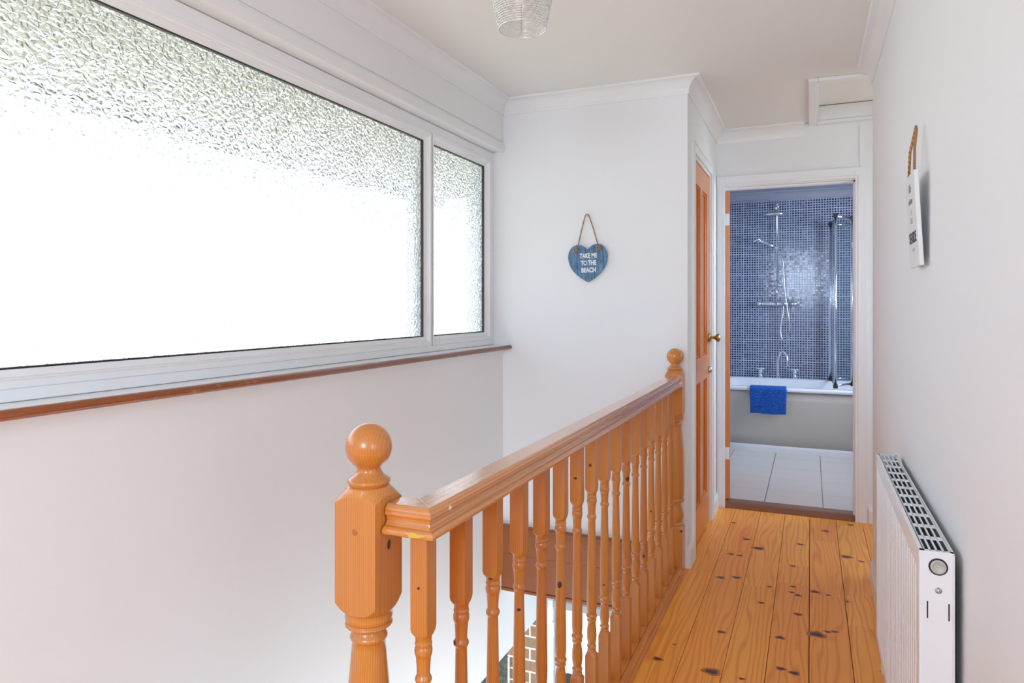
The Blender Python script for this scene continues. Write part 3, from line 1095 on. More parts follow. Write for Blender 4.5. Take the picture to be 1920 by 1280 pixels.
# base rail
br = empty('base_rail', (RX, 0, 0)); tag(br, 'moulded pine base rail on the floor under the balusters', 'base rail')
MB().prism([(-.040, 0), (-.040, .022), (-.034, .028), (-.0165, .028), (-.0165, .020), (.0165, .020), (.0165, .028), (.030, .028), (.036, .022), (.040, .012), (.046, .006), (.046, 0)], 'Y', .99, 3.376).build('rail', M['pine_base'], br, bevel=.001)
BY = [1.0215 + .1413 * i for i in range(17)]
BY[0] = 1.024
for i in range(16):
    a, b_ = BY[i] + .0165, BY[i + 1] - .0165
    MB().box(-.016, .016, a, b_, .0205, .030).build('fillet', M['pine_base'], br, bevel=.001)

# balusters
def baluster_profile():
    s = .016
    P_ = [('s', s, .0205), ('s', s, .238, 0), ('s', s, .2395, -.004), ('c', .0140, .2465), ('c', .0125, .249)]
    P_ += arc(.2495, .2555, .0118, .0020, 4)
    P_ += arc(.2565, .2685, .0118, .0028, 6)
    P_ += [('c', .0115, .270), ('c', .0128, .275), ('c', .0146, .288), ('c', .0149, .300), ('c', .0140, .314), ('c', .0120, .328), ('c', .0114, .336)]
    P_ += arc(.3375, .3455, .0125, .0018, 4)
    P_ += arc(.3475, .3605, .0130, .0032, 6)
    P_ += [('c', .0130, .362), ('c', .0144, .375), ('c', .0148, .395), ('c', .0145, .43), ('c', .0135, .50), ('c', .0122, .57), ('c', .0112, .625), ('c', .0110, .641)]
    P_ += arc(.6425, .6570, .0115, .0030, 6)
    P_ += [('c', .0113, .6585), ('c', .0117, .670), ('c', .0128, .685), ('c', .0134, .6895)]
    P_ += [('c', .0142, .6905), ('c', .0152, .695), ('c', .0154, .699), ('c', .0148, .7035), ('c', .0136, .7055)]
    P_ += arc(.7060, .7150, .0136, .0012, 4)
    P_ += [('c', .0136, .716), ('c', .0142, .7175), ('c', .0142, .7215)]
    P_ += [('s', s * .93, .7245, .006), ('s', s, .7265, .011), ('s', s, .8994)]
    return P_


BAL = []
bal0 = post(baluster_profile(), 32).build('baluster', M['pine_z'])
ords = ['nearest baluster, standing at the mitred corner of the handrail', 'second baluster from the mitred rail corner', 'third baluster from the mitred rail corner',
        'fourth baluster from the mitred rail corner', 'fifth baluster from the mitred rail corner', 'sixth baluster from the mitred rail corner, dark knot on its shaft',
        'seventh baluster from the mitred rail corner', 'eighth baluster from the mitred rail corner', 'ninth baluster, the middle one of the row',
        'eighth baluster back from the far newel', 'seventh baluster back from the far newel', 'sixth baluster back from the far newel', 'fifth baluster back from the far newel',
        'fourth baluster back from the far newel', 'third baluster back from the far newel', 'second baluster back from the far newel', 'last baluster, right beside the far newel']
for i, y in enumerate(BY):
    o = bal0 if i == 0 else bal0.copy()
    if i: COL.objects.link(o)
    o.location = (RX, y, 0)
    BAL.append(o)
    tag(o, 'turned pine ' + ords[i] if False else ords[i].replace('baluster', 'turned pine baluster', 1), 'baluster', 'turned pine balusters of the landing banister')

# dark knots on the balusters that show one
def knot(parent, z, r, off, ang, kind='round', tall=1.5, mat='knot'):
    # a flattened dot lying on the surface, off from the axis in direction ang
    mb = MB(); n_ = 18; vs_ = []
    for f_, d_ in ((1.0, -.0004), (.9, .0003), (.45, .0007)):
        for q in range(n_):
            a = 2 * PI * q / n_
            t_ = r * f_ * math.cos(a); zz_ = z + r * tall * f_ * math.sin(a) * (1 + .1 * math.sin(2 * a))
            dd = off + d_
            if kind == 'round':
                aa = t_ / off
                vs_.append((dd * math.cos(ang + aa), dd * math.sin(ang + aa), zz_))
            else:
                vs_.append((math.cos(ang) * dd - math.sin(ang) * t_, math.sin(ang) * dd + math.cos(ang) * t_, zz_))
    fs_ = [(i_ * n_ + q, i_ * n_ + (q + 1) % n_, (i_ + 1) * n_ + (q + 1) % n_, (i_ + 1) * n_ + q) for i_ in range(2) for q in range(n_)] + [tuple(range(2 * n_, 3 * n_))]
    mb.add(vs_, fs_, True)
    return mb.build('knot', M[mat], parent)


A0 = -PI / 2
knot(BAL[0], .808, .0026, .016, A0, 'flat', 1.2)
knot(BAL[1], .651, .0065, .0142, A0 - .75, tall=.8)
knot(BAL[2], .7235, .0060, .0150, A0 + .1, 'round', .5)
knot(BAL[3], .602, .0050, .0118, A0 + .3, tall=.7)
knot(BAL[5], .554, .0062, .0129, A0 + .1, tall=1.5)
knot(BAL[6], .800, .0050, .016, A0 - 0, 'flat', .8)
knot(BAL[7], .807, .0048, .016, A0, 'flat', 1.1)
knot(BAL[8], .398, .0034, .0148, A0 + .15, tall=1)
knot(BAL[10], .669, .0080, .0122, A0 + .7, tall=1)
knot(BAL[12], .303, .0050, .0150, A0 + .2, tall=1.3)
knot(BAL[13], .44, .0035, .0146, A0 + .1, tall=1)
NP = [o for o in bpy.data.objects if o.name.startswith('newel_post')]
for o in NP:
    if o.location.y < 2:
        knot(o, .900, .0062, .041, A0, 'flat', 1.0, 'knot_halo')
        knot(o, .872, .0055, .0412, 0, 'flat', 1.6)
    else:
        knot(o, .858, .0045, .041, A0, 'flat', 1.5)
        knot(o, .120, .0065, .041, 0, 'flat', 1.6, 'filler')

# ------------------------------------------------------------------ radiator
rd = empty('radiator', (.194, 1.565, .2)); tag(rd, 'white ribbed panel radiator with slotted top grille on the right wall', 'radiator')
RL, RH, RT = .965, .604, .060
# local: x 0..RT (toward wall), y 0..RL, z 0..RH
fp = MB()
pts = [(0.010, 0.0), (.0035, .004)]
n = 29; p_ = (RL - .05) / n
pts = [(.012, .0), (.004, .002), (.0015, .006), (.0015, .020)]
for k in range(n):
    y = .025 + p_ * k
    pts += [(.0015, y), (.0015, y + p_ * .42), (.0090, y + p_ * .56), (.0090, y + p_ * .86)]
pts += [(.0015, .025 + p_ * n), (.0015, RL - .006), (.004, RL - .002), (.012, RL)]
# front panel as a vertical extrusion, faded into flat bands at top and bottom
zs = [(0.0, .010), (.003, .004), (.010, 0), (.030, 0), (.042, 1), (RH - .055, 1), (RH - .043, 0), (RH - .012, 0), (RH - .010, .004)]
vs = []; fs = []
for z, t_ in zs:
    for (x, y) in pts:
        if t_ == 1: vs.append((x, y, z))
        elif t_ == 0: vs.append((min(x, .0015) if x < .0095 else x, y, z))
        else: vs.append((min(x, .0015) + t_ if x < .0095 else x, y, z))
m_ = len(pts)
for i in range(len(zs) - 1):
    for k in range(m_ - 1):
        fs.append((i * m_ + k, i * m_ + k + 1, (i + 1) * m_ + k + 1, (i + 1) * m_ + k))
fp.add(vs, fs)
fp.box(.012, .018, .004, RL - .004, .006, RH - .012)
fp.build('front_panel', M['rad'], rd)
bpn = MB().box(RT - .010, RT - .003, .006, RL - .006, .01, RH - .012)
for k in range(14):
    bpn.box(.020, RT - .012, .03 + k * .066, .032 + k * .066, .02, RH - .03)
bpn.build('back_panel', M['raddark'], rd)
sd = empty
for nm, ya, yb in (('side_cover', 0.0, .0025), ('side_cover', RL - .0025, RL)):
    s_ = MB().box(.0018, RT, ya, yb, .004, RH - .001)
    s_.box(RT - .0025, RT, min(ya, yb - .012), max(yb, ya + .012), .004, RH - .001)
    so_ = s_.build(nm, M['rad'], rd, bevel=.001)
    if ya == 0.0: near_side = so_
# top grille: slab of bars
tg = MB()
zt0, zt1 = RH - .003, RH
rows, rp2 = 11, (RL - .012) / 11
xc = [.010 + .0112 * k for k in range(5)]
for x in xc:
    tg.box(x - .0016, x + .0016, .004, RL - .004, zt0, zt1)
tg.box(.0008, .0100, -.0008, RL + .0008, zt0 - .009, zt1)
tg.box(RT - .0045, RT + .0006, -.0008, RL + .0008, zt0 - .004, zt1)
tg.box(.002, RT, -.0007, .010, zt0, zt1); tg.box(.002, RT, RL - .010, RL, zt0, zt1)
for k in range(1, rows):
    y = .006 + rp2 * k
    tg.box(.008, RT - .003, y - .0070, y - .0040, zt0, zt1)
    tg.box(.008, RT - .003, y + .0040, y + .0070, zt0, zt1)
tg.build('top_grille', M['rad'], rd)
Rx = Matrix.Rotation(PI / 2, 4, 'X')
pl = MB()
pl.mi = 1; pl.lathe([(.0165, -.002), (.0165, .0008), (.0135, .0010), (.0135, -.002)], M=Rx, c=(.0335, 0, RH - .029), n=40, cap=False)
pl.mi = 0; pl.lathe([(.0135, -.002), (.0135, .003), (.012, .0042), (.0105, .0042), (.0100, .0030), (.002, .0030)], M=Rx, c=(.0335, 0, RH - .029), n=40)
pl.build('blanking_plug', [M['plug'], M['black']], near_side)
sc_ = MB().lathe([(.0062, -.001), (.0062, .0006), (.0040, .0012), (.0040, .0035), (.0015, .0042)], M=Rx, c=(.034, 0, RH - .075), n=24)
sc_.build('air_vent_screw', M['steel'], near_side)
for x in (.0155, .0515):
    MB().box(x - .0012, x + .0012, -.0006, .001, RH - .131, RH - .098).build('slot', M['black'], near_side)
for y in (.15, RL - .15):
    MB().box(RT - .004, XR - .194 - .0005, y - .015, y + .015, .05, RH - .06).build('wall_bracket', M['rad'], rd)
vp = MB().tube([(.03, RL - .03, .012), (.03, RL - .03, -.199)], .0075, 14)
vp.lathe([(.014, 0), (.017, .004), (.017, .035), (.013, .040)], c=(.03, RL - .03, -.09), n=20)
vp.build('pipe_and_valve', M['rad'], rd)

# ------------------------------------------------------------------ text
def text_mesh(txt, size, mat, name, parent, Mx, sx=1.0, depth=.0004, align='CENTER', shear=0, bold=0):
    cu = bpy.data.curves.new('t', 'FONT')
    cu.body = txt; cu.size = size; cu.align_x = align; cu.align_y = 'CENTER'; cu.extrude = depth; cu.shear = shear; cu.offset = bold
    o = bpy.data.objects.new('t', cu)
    COL.objects.link(o)
    dg = bpy.context.evaluated_depsgraph_get()
    me = bpy.data.meshes.new_from_object(o.evaluated_get(dg))
    bpy.data.objects.remove(o)
    me.transform(Mx @ Matrix.Diagonal((sx, 1, 1, 1)))
    me.name = name
    me.materials.clear(); me.materials.append(mat)
    ob = bpy.data.objects.new(name, me)
    COL.objects.link(ob); ob.parent = parent
    return ob


# heart sign on the stairwell wall (faces -Y)
hs = empty('heart_sign', (-1.0545, YS - .012, 1.500), 0, 0, 0)
hs.rotation_euler = (0, math.radians(-1.2), 0)
tag(hs, 'blue heart-shaped plank sign on a rope on the stairwell wall', 'sign')
half = [(0, .0715), (.012, .083), (.030, .0945), (.050, .099), (.070, .0955), (.088, .083), (.100, .062), (.1045, .040), (.1035, .022), (.098, -.002), (.088, -.022), (.072, -.043), (.053, -.061), (.032, -.077), (.016, -.087), (.006, -.0925)]
half = [Vector((x, z, 0)) for x, z in half]
hs_pts = []
for i in range(len(half) - 1):
    a = half[max(i - 1, 0)]; b_ = half[i]; c_ = half[i + 1]; d_ = half[min(i + 2, len(half) - 1)]
    for q in range(4):
        t_ = q / 4
        hs_pts.append(.5 * ((2 * b_) + (-a + c_) * t_ + (2 * a - 5 * b_ + 4 * c_ - d_) * t_ ** 2 + (-a + 3 * b_ - 3 * c_ + d_) * t_ ** 3))
hs_pts.append(half[-1]); hs_pts.append(Vector((0, -.0945, 0)))
hp = [(p.x, p.y) for p in hs_pts] + [(-p.x, p.y) for p in hs_pts[-2:0:-1]]
MB().prism(hp, 'Y', -.006, .003).build('heart_board', M['blue'], hs, bevel=.0012)
Mt = Matrix.Rotation(PI / 2, 4, 'X')
for txt, z, sxx in (('TAKE ME', .0395, .80), ('TO THE', .0025, .80), ('BEACH', -.0345, .86)):
    text_mesh(txt, .0335, M['white_letter'], 'lettering', hs, Matrix.Translation((.005, -.0069, z)) @ Mt, sx=sxx * .86, bold=.0011)
for sx_ in (-1, 1):
    c = Vector((sx_ * .0575 + (.003 if sx_ > 0 else -.003), -.009, .0775 - (.006 if sx_ < 0 else 0)))
    kn = MB()
    for q in range(3):
        pts = [(c.x + .0085 * math.cos(2 * PI * i / 12), c.y - .002 * q + .003 * math.sin(2 * PI * i / 12 + q), c.z + (.0085 + .001 * q) * math.sin(2 * PI * i / 12)) for i in range(12)]
        kn.tube(pts, .0036, 8, closed=True)
    kn.lathe([(.007, -.003), (.008, .001), (.005, .004)], c=(c.x, c.y - .003, c.z), n=12, M=Rx)
    kn.build('rope_knot', M['rope'], hs)
rpz = .256
rpt = [(-.0555, .0015, .084), (-.05, .0, .10), (-.030, .0, .178), (-.011, .0, .243), (-.005, -.001, .2535), (.0, -.001, rpz), (.005, -.001, .2535), (.012, .0, .243), (.033, .0, .178), (.052, .0, .105), (.0585, .0015, .090)]
MB().tube(rpt, .0029, 10).build('rope', M['rope'], hs)
MB().lathe([(.0035, -.011), (.0035, .002), (.005, .003), (.005, .0045), (.001, .005)], M=Rx, c=(0, 0, rpz - .006), n=14).build('nail', M['steel'], hs)

# small white board sign on the right wall (faces -X), top leaning out
rs = empty('hanging_plaque', (.2565, 2.052, 1.382)); tag(rs, 'small white lettered plaque hanging by rope on the right wall', 'sign')
rs.rotation_euler = (0, math.radians(-3.3), 0)
MB().box(-.010, 0, -.0875, .0875, 0, .236).build('board', M['sign_white'], rs, bevel=.0012)
# text frame: reading direction runs toward -Y seen from -X side
Mr = Matrix(((0, 0, -1, -.0104), (-1, 0, 0, 0), (0, 1, 0, 0), (0, 0, 0, 1)))
def pl_text(t, z, size, mat, sx=1, y=0, shear=0, bold=0):
    text_mesh(t, size, mat, 'lettering', rs, Matrix.Translation((0, y, z)) @ Mr, sx=sx, shear=shear, bold=bold)
pl_text('Life', .200, .030, M['grey_letter'], .9, shear=.3)
pl_text('is better', .168, .022, M['grey_letter'], .9, shear=.3)
pl_text('at', .142, .020, M['pale_letter'], .9, shear=.3)
pl_text('THE', .118, .022, M['pale_letter'], 1.0)
pl_text('SEASIDE', .074, .038, M['dark_letter'], .92, bold=.001)
pl_text('* * *', .040, .022, M['pale_letter'], .9)
MB().tube([(-.004, .055, .235), (.000, .03, .30), (.012, .006, .352), (.0135, .000, .360), (.0135, -.005, .352), (.003, -.03, .30), (-.004, -.055, .235)], .0034, 10).build('rope', M['rope'], rs)

# ------------------------------------------------------------------ pendant lamp
lp = empty('pendant_lamp', (-.722, 1.752, ZC)); tag(lp, 'clear ringed pendant lampshade hanging from the ceiling', 'lamp')
zb0 = 2.036 - ZC
MB().lathe([(.05, 0), (.05, -.01), (.03, -.028), (.006, -.032)], n=28).build('ceiling_rose', M['upvc'], lp)
MB().tube([(0, 0, -.03), (0, 0, -.15)], .003, 8).build('flex', M['upvc'], lp)
MB().lathe([(.018, -.15), (.02, -.16), (.02, -.20), (.016, -.205)], n=20).build('lamp_holder', M['upvc'], lp)
MB().lathe([(.011, -.200), (.013, -.215), (.024, -.235), (.030, -.255), (.026, -.275), (.014, -.287), (.001, -.290)], n=24).build('bulb', M['upvc'], lp)
sh = MB()


def shade_r(t):
    # t 0 bottom .. 1 top
    return .0645 + .0235 * math.sin(PI / 2 * min(1, t * 1.25)) - .016 * max(0, t - .7) / .3 * 1


nr = 34
for k in range(nr):
    t_ = k / (nr - 1)
    r = shade_r(t_); z = zb0 + .20 * t_
    sh.tube([(r * math.cos(2 * PI * i / 40), r * math.sin(2 * PI * i / 40), z) for i in range(40)], .00125 if k else .0017, 6, closed=True)
m = NT('pale_silver_wire')
M['wire'] = m.pbr(m.mix(m.noise(m.co(), 20), (.82, .82, .80), (.70, .70, .68)), .22, .55)
sho = sh.build('lamp_shade', M['wire'], lp)
st = MB()
for q in range(4):
    a = math.radians(-66 + 90 * q)
    st.tube([((shade_r(i / 10) - .0018) * math.cos(a), (shade_r(i / 10) - .0018) * math.sin(a), zb0 + .20 * i / 10) for i in range(11)], .0014, 6)
    st.tube([(0.016 * math.cos(a), .016 * math.sin(a), zb0 + .165), (shade_r(1) * math.cos(a), shade_r(1) * math.sin(a), zb0 + .2)], .0014, 6)
st.build('strut', M['steel'], sho)

# ------------------------------------------------------------------ bathroom
YB = 7.25; BX0, BX1 = -.98, 1.12; FZ = .02
bw = MB()
bw.mi = 0; bw.box(BX0 - .1, BX1 + .1, YB, YB + .1, 0, 2.40)
struct(bw.build('wall_tiled', M['mosaic']), 'blue mosaic tiled wall behind the bath')
b2 = MB()
b2.box(BX0 - .1, BX0, YE + T, YB, 0, 2.4)
b2.box(BX1, BX1 + .1, YE + T, 5.3, 0, 2.4); b2.box(BX1, BX1 + .1, 6.4, YB, 0, 2.4)
b2.box(BX1, BX1 + .1, 5.3, 6.4, 0, 1.1); b2.box(BX1, BX1 + .1, 5.3, 6.4, 2.1, 2.4)
b2.box(BX0 - .1, XC - .5, YE, YE + T, 0, 2.4)
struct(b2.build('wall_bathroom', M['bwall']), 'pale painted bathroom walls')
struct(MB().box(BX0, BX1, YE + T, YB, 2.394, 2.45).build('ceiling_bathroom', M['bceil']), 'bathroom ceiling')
struct(MB().box(BX0, BX1, YE + T - .0, YB, -.2, FZ).build('floor_bathroom', M['ftile']), 'cream tiled bathroom floor')
cvb = [(o * 1.15, ZC - (ZC - z) * 1.05) for o, z in cvp]
struct(MB().sweep([(BX1, YB), (BX0, YB)], cvb).build('trim_5', M['bceil']), 'coving above the mosaic tiles')
w3 = empty('window_3', (BX1 + .05, 5.3, 1.1)); struct(w3, 'bathroom window on the right')
f = MB(); f.box(-.03, .03, 0, 1.1, 0, .05); f.box(-.03, .03, 0, 1.1, .95, 1.0); f.box(-.03, .03, 0, .05, .05, .95); f.box(-.03, .03, 1.05, 1.1, .05, .95); f.box(-.03, .03, .53, .57, .05, .95)
f.build('window_frame', M['upvc'], w3, bevel=.003)
MB().box(-.004, .004, .05, 1.05, .05, .95).build('glass_pane', M['clear'], w3)

# bath
bt = empty('bathtub', (-.80, 6.345, FZ)); tag(bt, 'white bath with a cream front panel under the tiled wall', 'bath')
BL, BW, BH = 1.78, YB - 6.345 - .001, .568


def rrect(x0, x1, y0, y1, r, z, n=8, bulge=0.0):
    out = []
    for cx, cy, a0 in ((x1 - r, y0 + r, -PI / 2), (x1 - r, y1 - r, 0), (x0 + r, y1 - r, PI / 2), (x0 + r, y0 + r, PI)):
        for i in range(n + 1):
            a = a0 + PI / 2 * i / n
            out.append((cx + r * math.cos(a), cy + r * math.sin(a), z))
    # densify the front edge between last and first for a bulge
    res = out[:]
    fa, fbb = out[-1], out[0]
    for i in range(1, 12):
        t_ = i / 12
        res.append((fa[0] + (fbb[0] - fa[0]) * t_, fa[1] - bulge * math.sin(PI * t_), z))
    return res


tub = MB()
bu = .018
rings = [rrect(.0, BL, 0.0, BW, .05, BH - .034, bulge=bu), rrect(-.004, BL, -.004, BW, .05, BH - .030, bulge=bu), rrect(-.006, BL, -.006, BW, .05, BH - .012, bulge=bu), rrect(.0, BL, .0, BW, .05, BH - .001, bulge=bu),
         rrect(.006, BL - .006, .008, BW - .002, .05, BH, bulge=bu), rrect(.06, BL - .06, .055, BW - .13, .10, BH - .001, bulge=bu * .8), rrect(.066, BL - .066, .062, BW - .137, .10, BH - .012, bulge=bu * .8),
         rrect(.10, BL - .08, .085, BW - .15, .12, BH - .20), rrect(.16, BL - .11, .12, BW - .18, .14, BH - .38), rrect(.24, BL - .16, .18, BW - .22, .12, BH - .42), rrect(.5, BL - .5, .35, BW - .4, .04, BH - .425)]
nn_ = len(rings[0])
vs = [p for r in rings for p in r]; fs = []
for i in range(len(rings) - 1):
    for k in range(nn_):
        k2 = (k + 1) % nn_
        fs.append((i * nn_ + k, i * nn_ + k2, (i + 1) * nn_ + k2, (i + 1) * nn_ + k))
fs.append(tuple(range((len(rings) - 1) * nn_, len(rings) * nn_)))
tub.add(vs, fs, True)
tub.build('tub', M['acrylic'], bt, norm=True)
pb = MB()
npan = 16
prof = [(.020, BH - .032), (.022, .45), (.035, .30), (.060, .15), (.085, .058)]
vs = []; fs = []
for (dy, z) in prof:
    for i in range(npan + 1):
        t_ = i / npan
        vs.append((.01 + (BL - .02) * t_, dy - bu * math.sin(PI * t_), z))
for j in range(len(prof) - 1):
    for i in range(npan):
        fs.append((j * (npan + 1) + i, j * (npan + 1) + i + 1, (j + 1) * (npan + 1) + i + 1, (j + 1) * (npan + 1) + i))
pb.add(vs, fs, True)
po = pb.build('front_panel', M['bpanel'], bt, norm=False)
sm_ = po.modifiers.new('thick', 'SOLIDIFY'); sm_.thickness = -.006; sm_.offset = 1
pk = MB()
vs = []; prof = [(.088, 0), (.072, 0), (.070, .040), (.075, .055), (.082, .062), (.088, .062)]
for i in range(npan + 1):
    t_ = i / npan
    for dy, z in prof:
        vs.append((.01 + (BL - .02) * t_, dy - bu * math.sin(PI * t_), z))
k_ = len(prof)
fs = [(i * k_ + j, i * k_ + (j + 1) % k_, (i + 1) * k_ + (j + 1) % k_, (i + 1) * k_ + j) for i in range(npan) for j in range(k_)]
fs += [tuple(range(k_))[::-1], tuple(range(npan * k_, (npan + 1) * k_))]
pk.add(vs, fs)
pk.build('plinth', M['trim'], bt)

# towel folded over the rim
tw = empty('towel', (-.333, 6.345, .588)); tag(tw, 'small blue towel hanging over the bath rim', 'towel')
tb = MB()
path = [(.030, .003), (.018, .006), (.0, .008), (-.020, .005), (-.034, -.004), (-.040, -.020), (-.040, -.06), (-.038, -.10), (-.036, -.15), (-.034, -.19), (-.032, -.219), (-.030, -.223)]
nx = 28
vs = []
for j, (dy, z) in enumerate(path):
    for i in range(nx + 1):
        u = i / nx
        x = (u - .5) * (.292 - .006 * math.sin(j * .9))
        wob = .0035 * math.sin(u * 9 + j * .7) + .002 * math.sin(u * 23 + j)
        edge = -.004 if 0 < i < nx else 0
        vs.append((x, dy + edge + wob * (1 if j > 4 else .2), z + (.002 * math.sin(u * 7) if j > 8 else 0) - (.006 * (1 - u) * 0)))
fs = [(j * (nx + 1) + i, j * (nx + 1) + i + 1, (j + 1) * (nx + 1) + i + 1, (j + 1) * (nx + 1) + i) for j in range(len(path) - 1) for i in range(nx)]
tb.add(vs, fs, True)
to = tb.build('cloth', M['towel'], tw, norm=False)
md = to.modifiers.new('thick', 'SOLIDIFY'); md.thickness = .011; md.offset = 0
md = to.modifiers.new('sub', 'SUBSURF'); md.levels = 2; md.render_levels = 2
tx = bpy.data.textures.new('terry', 'CLOUDS'); tx.noise_scale = .006; tx.noise_depth = 1
md = to.modifiers.new('disp', 'DISPLACE'); md.texture = tx; md.strength = .006; md.texture_coords = 'LOCAL'
MB().box(-.10, .085, -.0492, -.043, -.155, -.150).build('woven_band', M['towel'], tw)

# shower set
shw = empty('shower', (-.30, YB - .0015, 0)); tag(shw, 'chrome riser shower with round head and hand shower on the tiles', 'shower')
MB().tube([(0, -.055, 1.50), (0, -.055, 2.26), (0, -.058, 2.275), (0, -.075, 2.287), (0, -.12, 2.285), (0, -.20, 2.26), (0, -.245, 2.225), (0, -.25, 2.185)], .0085, 12).build('riser_pipe', M['chrome'], shw)
MB().tube([(0, -.055, 1.34), (0, -.055, 1.50)], .0065, 12).build('lower_pipe', M['chrome'], shw)
MB().lathe([(.016, .045), (.020, .03), (.045, .022), (.098, .016), (.104, .010), (.104, -.004), (.098, -.008), (.001, -.008)], c=(0, -.25, 2.14), n=40).build('shower_head', M['chrome'], shw)
for z in (2.255, ):
    MB().tube([(0, -.002, z), (0, -.055, z)], .009, 12).lathe([(.022, 0), (.022, .006), (.01, .012)], M=Rx, c=(0, 0, z), n=24).build('wall_bracket', M['chrome'], shw)
vb = MB().tube([(-.135, -.055, 1.305), (.15, -.055, 1.305)], .021, 20)
vb.build('thermostatic_bar', M['chrome'], shw)
for x in (-.155, .168):
    MB().tube([(x - .022, -.055, 1.305), (x + .012, -.055, 1.305)], .024, 20).tube([(x, -.055, 1.325), (x, -.055, 1.345)], .004, 8).build('control_knob', M['chrome'], shw)
for x in (-.09, .10):
    MB().tube([(x, -.002, 1.305), (x, -.05, 1.305)], .014, 14).build('valve_elbow', M['chrome'], shw)
dv = MB().lathe([(.012, 1.525), (.019, 1.52), (.019, 1.48), (.012, 1.475)], c=(0, -.055, 0), n=20)
dv.tube([(0, -.055, 1.50), (.042, -.085, 1.475)], [.018, .014], 14).tube([(-.004, -.075, 1.49), (-.028, -.10, 1.435)], .0045, 8)
dv.build('diverter', M['chrome'], shw)
hd = MB().tube([(0, -.075, 1.845), (-.05, -.10, 1.868), (-.12, -.12, 1.90), (-.155, -.13, 1.915)], [.010, .012, .013, .016], 14)
hd.lathe([(.016, .02), (.045, .008), (.050, 0), (.048, -.008), (.001, -.009)], c=(-.175, -.13, 1.918), n=28, M=Matrix.Rotation(-.45, 4, 'Y'))
hd.tube([(0, -.045, 1.845), (0, -.09, 1.845)], .014, 14)
hd.build('hand_shower', M['chrome'], shw)
hpts = [(.004, -.085, 1.838), (.03, -.095, 1.80), (.055, -.10, 1.72), (.066, -.10, 1.58), (.075, -.10, 1.42), (.095, -.10, 1.26), (.115, -.095, 1.13), (.118, -.09, 1.05), (.100, -.085, .985), (.072, -.08, .955), (.050, -.075, .965), (.036, -.07, 1.02), (.038, -.065, 1.10), (.055, -.06, 1.20), (.060, -.055, 1.285)]


def smooth_path(p, k=6):
    p = [Vector(q) for q in p]; out = []
    for i in range(len(p) - 1):
        a = p[max(i - 1, 0)]; b_ = p[i]; c_ = p[i + 1]; d_ = p[min(i + 2, len(p) - 1)]
        for j in range(k):
            t_ = j / k
            out.append(.5 * ((2 * b_) + (-a + c_) * t_ + (2 * a - 5 * b_ + 4 * c_ - d_) * t_ ** 2 + (-a + 3 * b_ - 3 * c_ + d_) * t_ ** 3))
    out.append(p[-1])
    return out


MB().tube(smooth_path(hpts), .0068, 10).build('hose', M['steel'], shw)

# bath taps standing on the rear rim
ZR = FZ + BH
for nm, x, lab in (('left', -.445, 'left chrome lever tap on the rear bath rim'), ('right', -.137, 'right chrome lever tap on the rear bath rim')):
    t0 = empty('bath_tap', (x, YB - .075, ZR)); tag(t0, lab, 'tap', 'taps on the rear bath rim')
    MB().lathe([(.030, 0), (.030, .006), (.018, .012), (.015, .05), (.020, .058), (.020, .072), (.012, .08)], n=24).build('tap_body', M['chrome'], t0)
    MB().tube([(-.042, 0, .088), (.042, 0, .088)], .007, 10).tube([(0, -.042, .088), (0, .042, .088)], .007, 10).lathe([(.013, .078), (.013, .096), (.004, .099)], n=16).build('cross_handle', M['chrome'], t0)
t0 = empty('bath_spout', (-.285, YB - .075, ZR)); tag(t0, 'tall chrome swan-neck spout in the middle of the rear bath rim', 'tap')
MB().lathe([(.030, 0), (.030, .006), (.018, .012), (.015, .022)], n=24).build('base', M['chrome'], t0)
sp_ = [(0, 0, .01), (0, 0, .15), (.004, -.003, .20), (.022, -.02, .245), (.048, -.045, .258), (.072, -.066, .235), (.084, -.078, .19), (.086, -.080, .13)]
MB().tube(smooth_path(sp_), .0125, 14).build('neck', M['chrome'], t0)

# folding bath screen
bs = empty('bath_screen', (.171, 7.13, ZR)); tag(bs, 'folded glass bath screen with chrome posts and black corner caps', 'bath screen')
Pz0, Pz1 = .012, 1.465
p1 = Vector((0, 0)); p2 = Vector((.022, -.66)); p3 = Vector((.165, -.42)); p4 = Vector((.19, .095))


def screen_panel(a, b_, z0=Pz0, z1=Pz1):
    d = (b_ - a).normalized(); nrm = Vector((-d.y, d.x)) * .003
    a2 = a + d * .012; b2_ = b_ - d * .012
    mb = MB()
    vs = []
    for z in (z0 + .018, z1 - .018):
        for q in (a2 - nrm, b2_ - nrm, b2_ + nrm, a2 + nrm):
            vs.append((q.x, q.y, z))
    mb.add(vs, [(0, 3, 2, 1), (4, 5, 6, 7), (0, 1, 5, 4), (1, 2, 6, 5), (2, 3, 7, 6), (3, 0, 4, 7)])
    g = mb.build('glass_panel', M['screen'], bs)
    for z in (z0 + .010, z1 - .010):
        MB().tube([(a2.x, a2.y, z), (b2_.x, b2_.y, z)], .0095, 12).build('rail', M['chrome'], g)


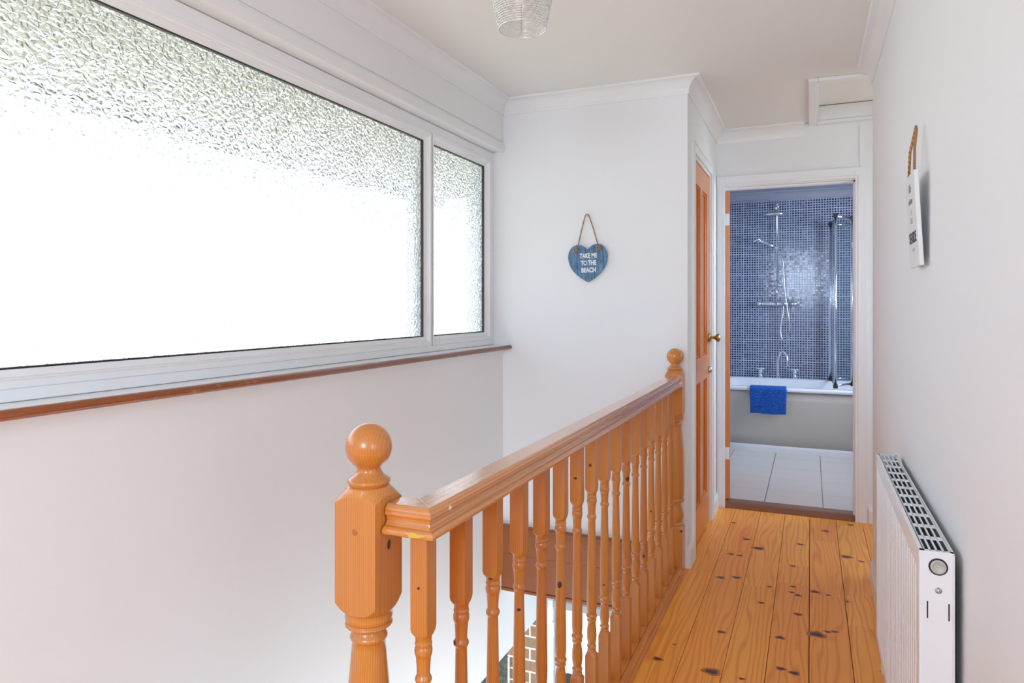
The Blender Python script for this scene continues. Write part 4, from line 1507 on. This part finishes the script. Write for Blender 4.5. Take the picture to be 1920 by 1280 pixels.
for a, b_ in ((p4, p1), (p1, p2), (p2, p3)):
    screen_panel(a, b_)
for q in (p1, p2, p3):
    e = MB().tube([(q.x, q.y, Pz0 + .02), (q.x, q.y, Pz1 - .02)], .0125, 16)
    if q is p1:
        e.tube([(q.x + .02, q.y + .012, Pz0 + .02), (q.x + .02, q.y + .012, Pz1 - .02)], .0125, 16)
    po_ = e.build('post', M['chrome'], bs)
    for z in (Pz0 - .012, Pz1 - .022):
        cp = MB().box(q.x - .018, q.x + (.034 if q is p1 else .018), q.y - .018, q.y + .018, z, z + .034)
        cp.build('corner_cap', M['black'], po_, bevel=.004)

# ------------------------------------------------------------------ lower hall seen through the balusters
struct(MB().box(-1.80, -1.556, 4.12, 4.3, -2.6, -.45).build('wall_brick_pier', M['brick']), 'buff brick pier beside the lower door')
pc = MB()
pc.box(-1.792, -1.782, 4.105, 4.119, -2.6, -.98)
struct(pc.build('trim_6', M['trim']), 'white strip on the brick pier')
sp2 = empty('stone_panel', (-2.3, 4.13, -2.6)); tag(sp2, 'dark mottled stone surface beyond the brick pier, low between the balusters', 'stone cladding')
MB().box(0, .498, 0, .1, 0, 2.0).build('slab', M['stone'], sp2, bevel=.004)
d3 = empty('door_3', (-1.525, 4.15, -2.6)); struct(d3, 'white front door in the lower hall')
f = MB(); f.box(0, .035, -.03, .05, 0, 2.03); f.box(.74, .775, -.03, .05, 0, 2.03)
f.build('frame', M['upvc'], d3, bevel=.004)
MB().box(.035, .74, -.03, .05, 1.985, 2.03).build('head', M['grey'], d3, bevel=.003)
dl3 = MB(); dl3.box(.04, .235, .0, .045, .01, 1.98); dl3.box(.36, .735, 0, .045, .01, 1.98); dl3.box(.235, .36, 0, .045, .01, .9); dl3.box(.235, .36, 0, .045, 1.90, 1.98)
dlo = dl3.build('door_leaf', M['upvc'], d3, bevel=.003)
MB().box(.235, .36, .018, .026, .9, 1.90).build('glass_pane', M['screen'], dlo)
MB().box(.028, .045, -.045, -.025, 1.80, 1.90).build('hinge', M['upvc'], dlo, bevel=.003)
MB().box(.115, .150, -.02, .0, 1.46, 1.578).build('door_closer', M['black'], dlo, bevel=.003)

bpy.context.view_layer.update()
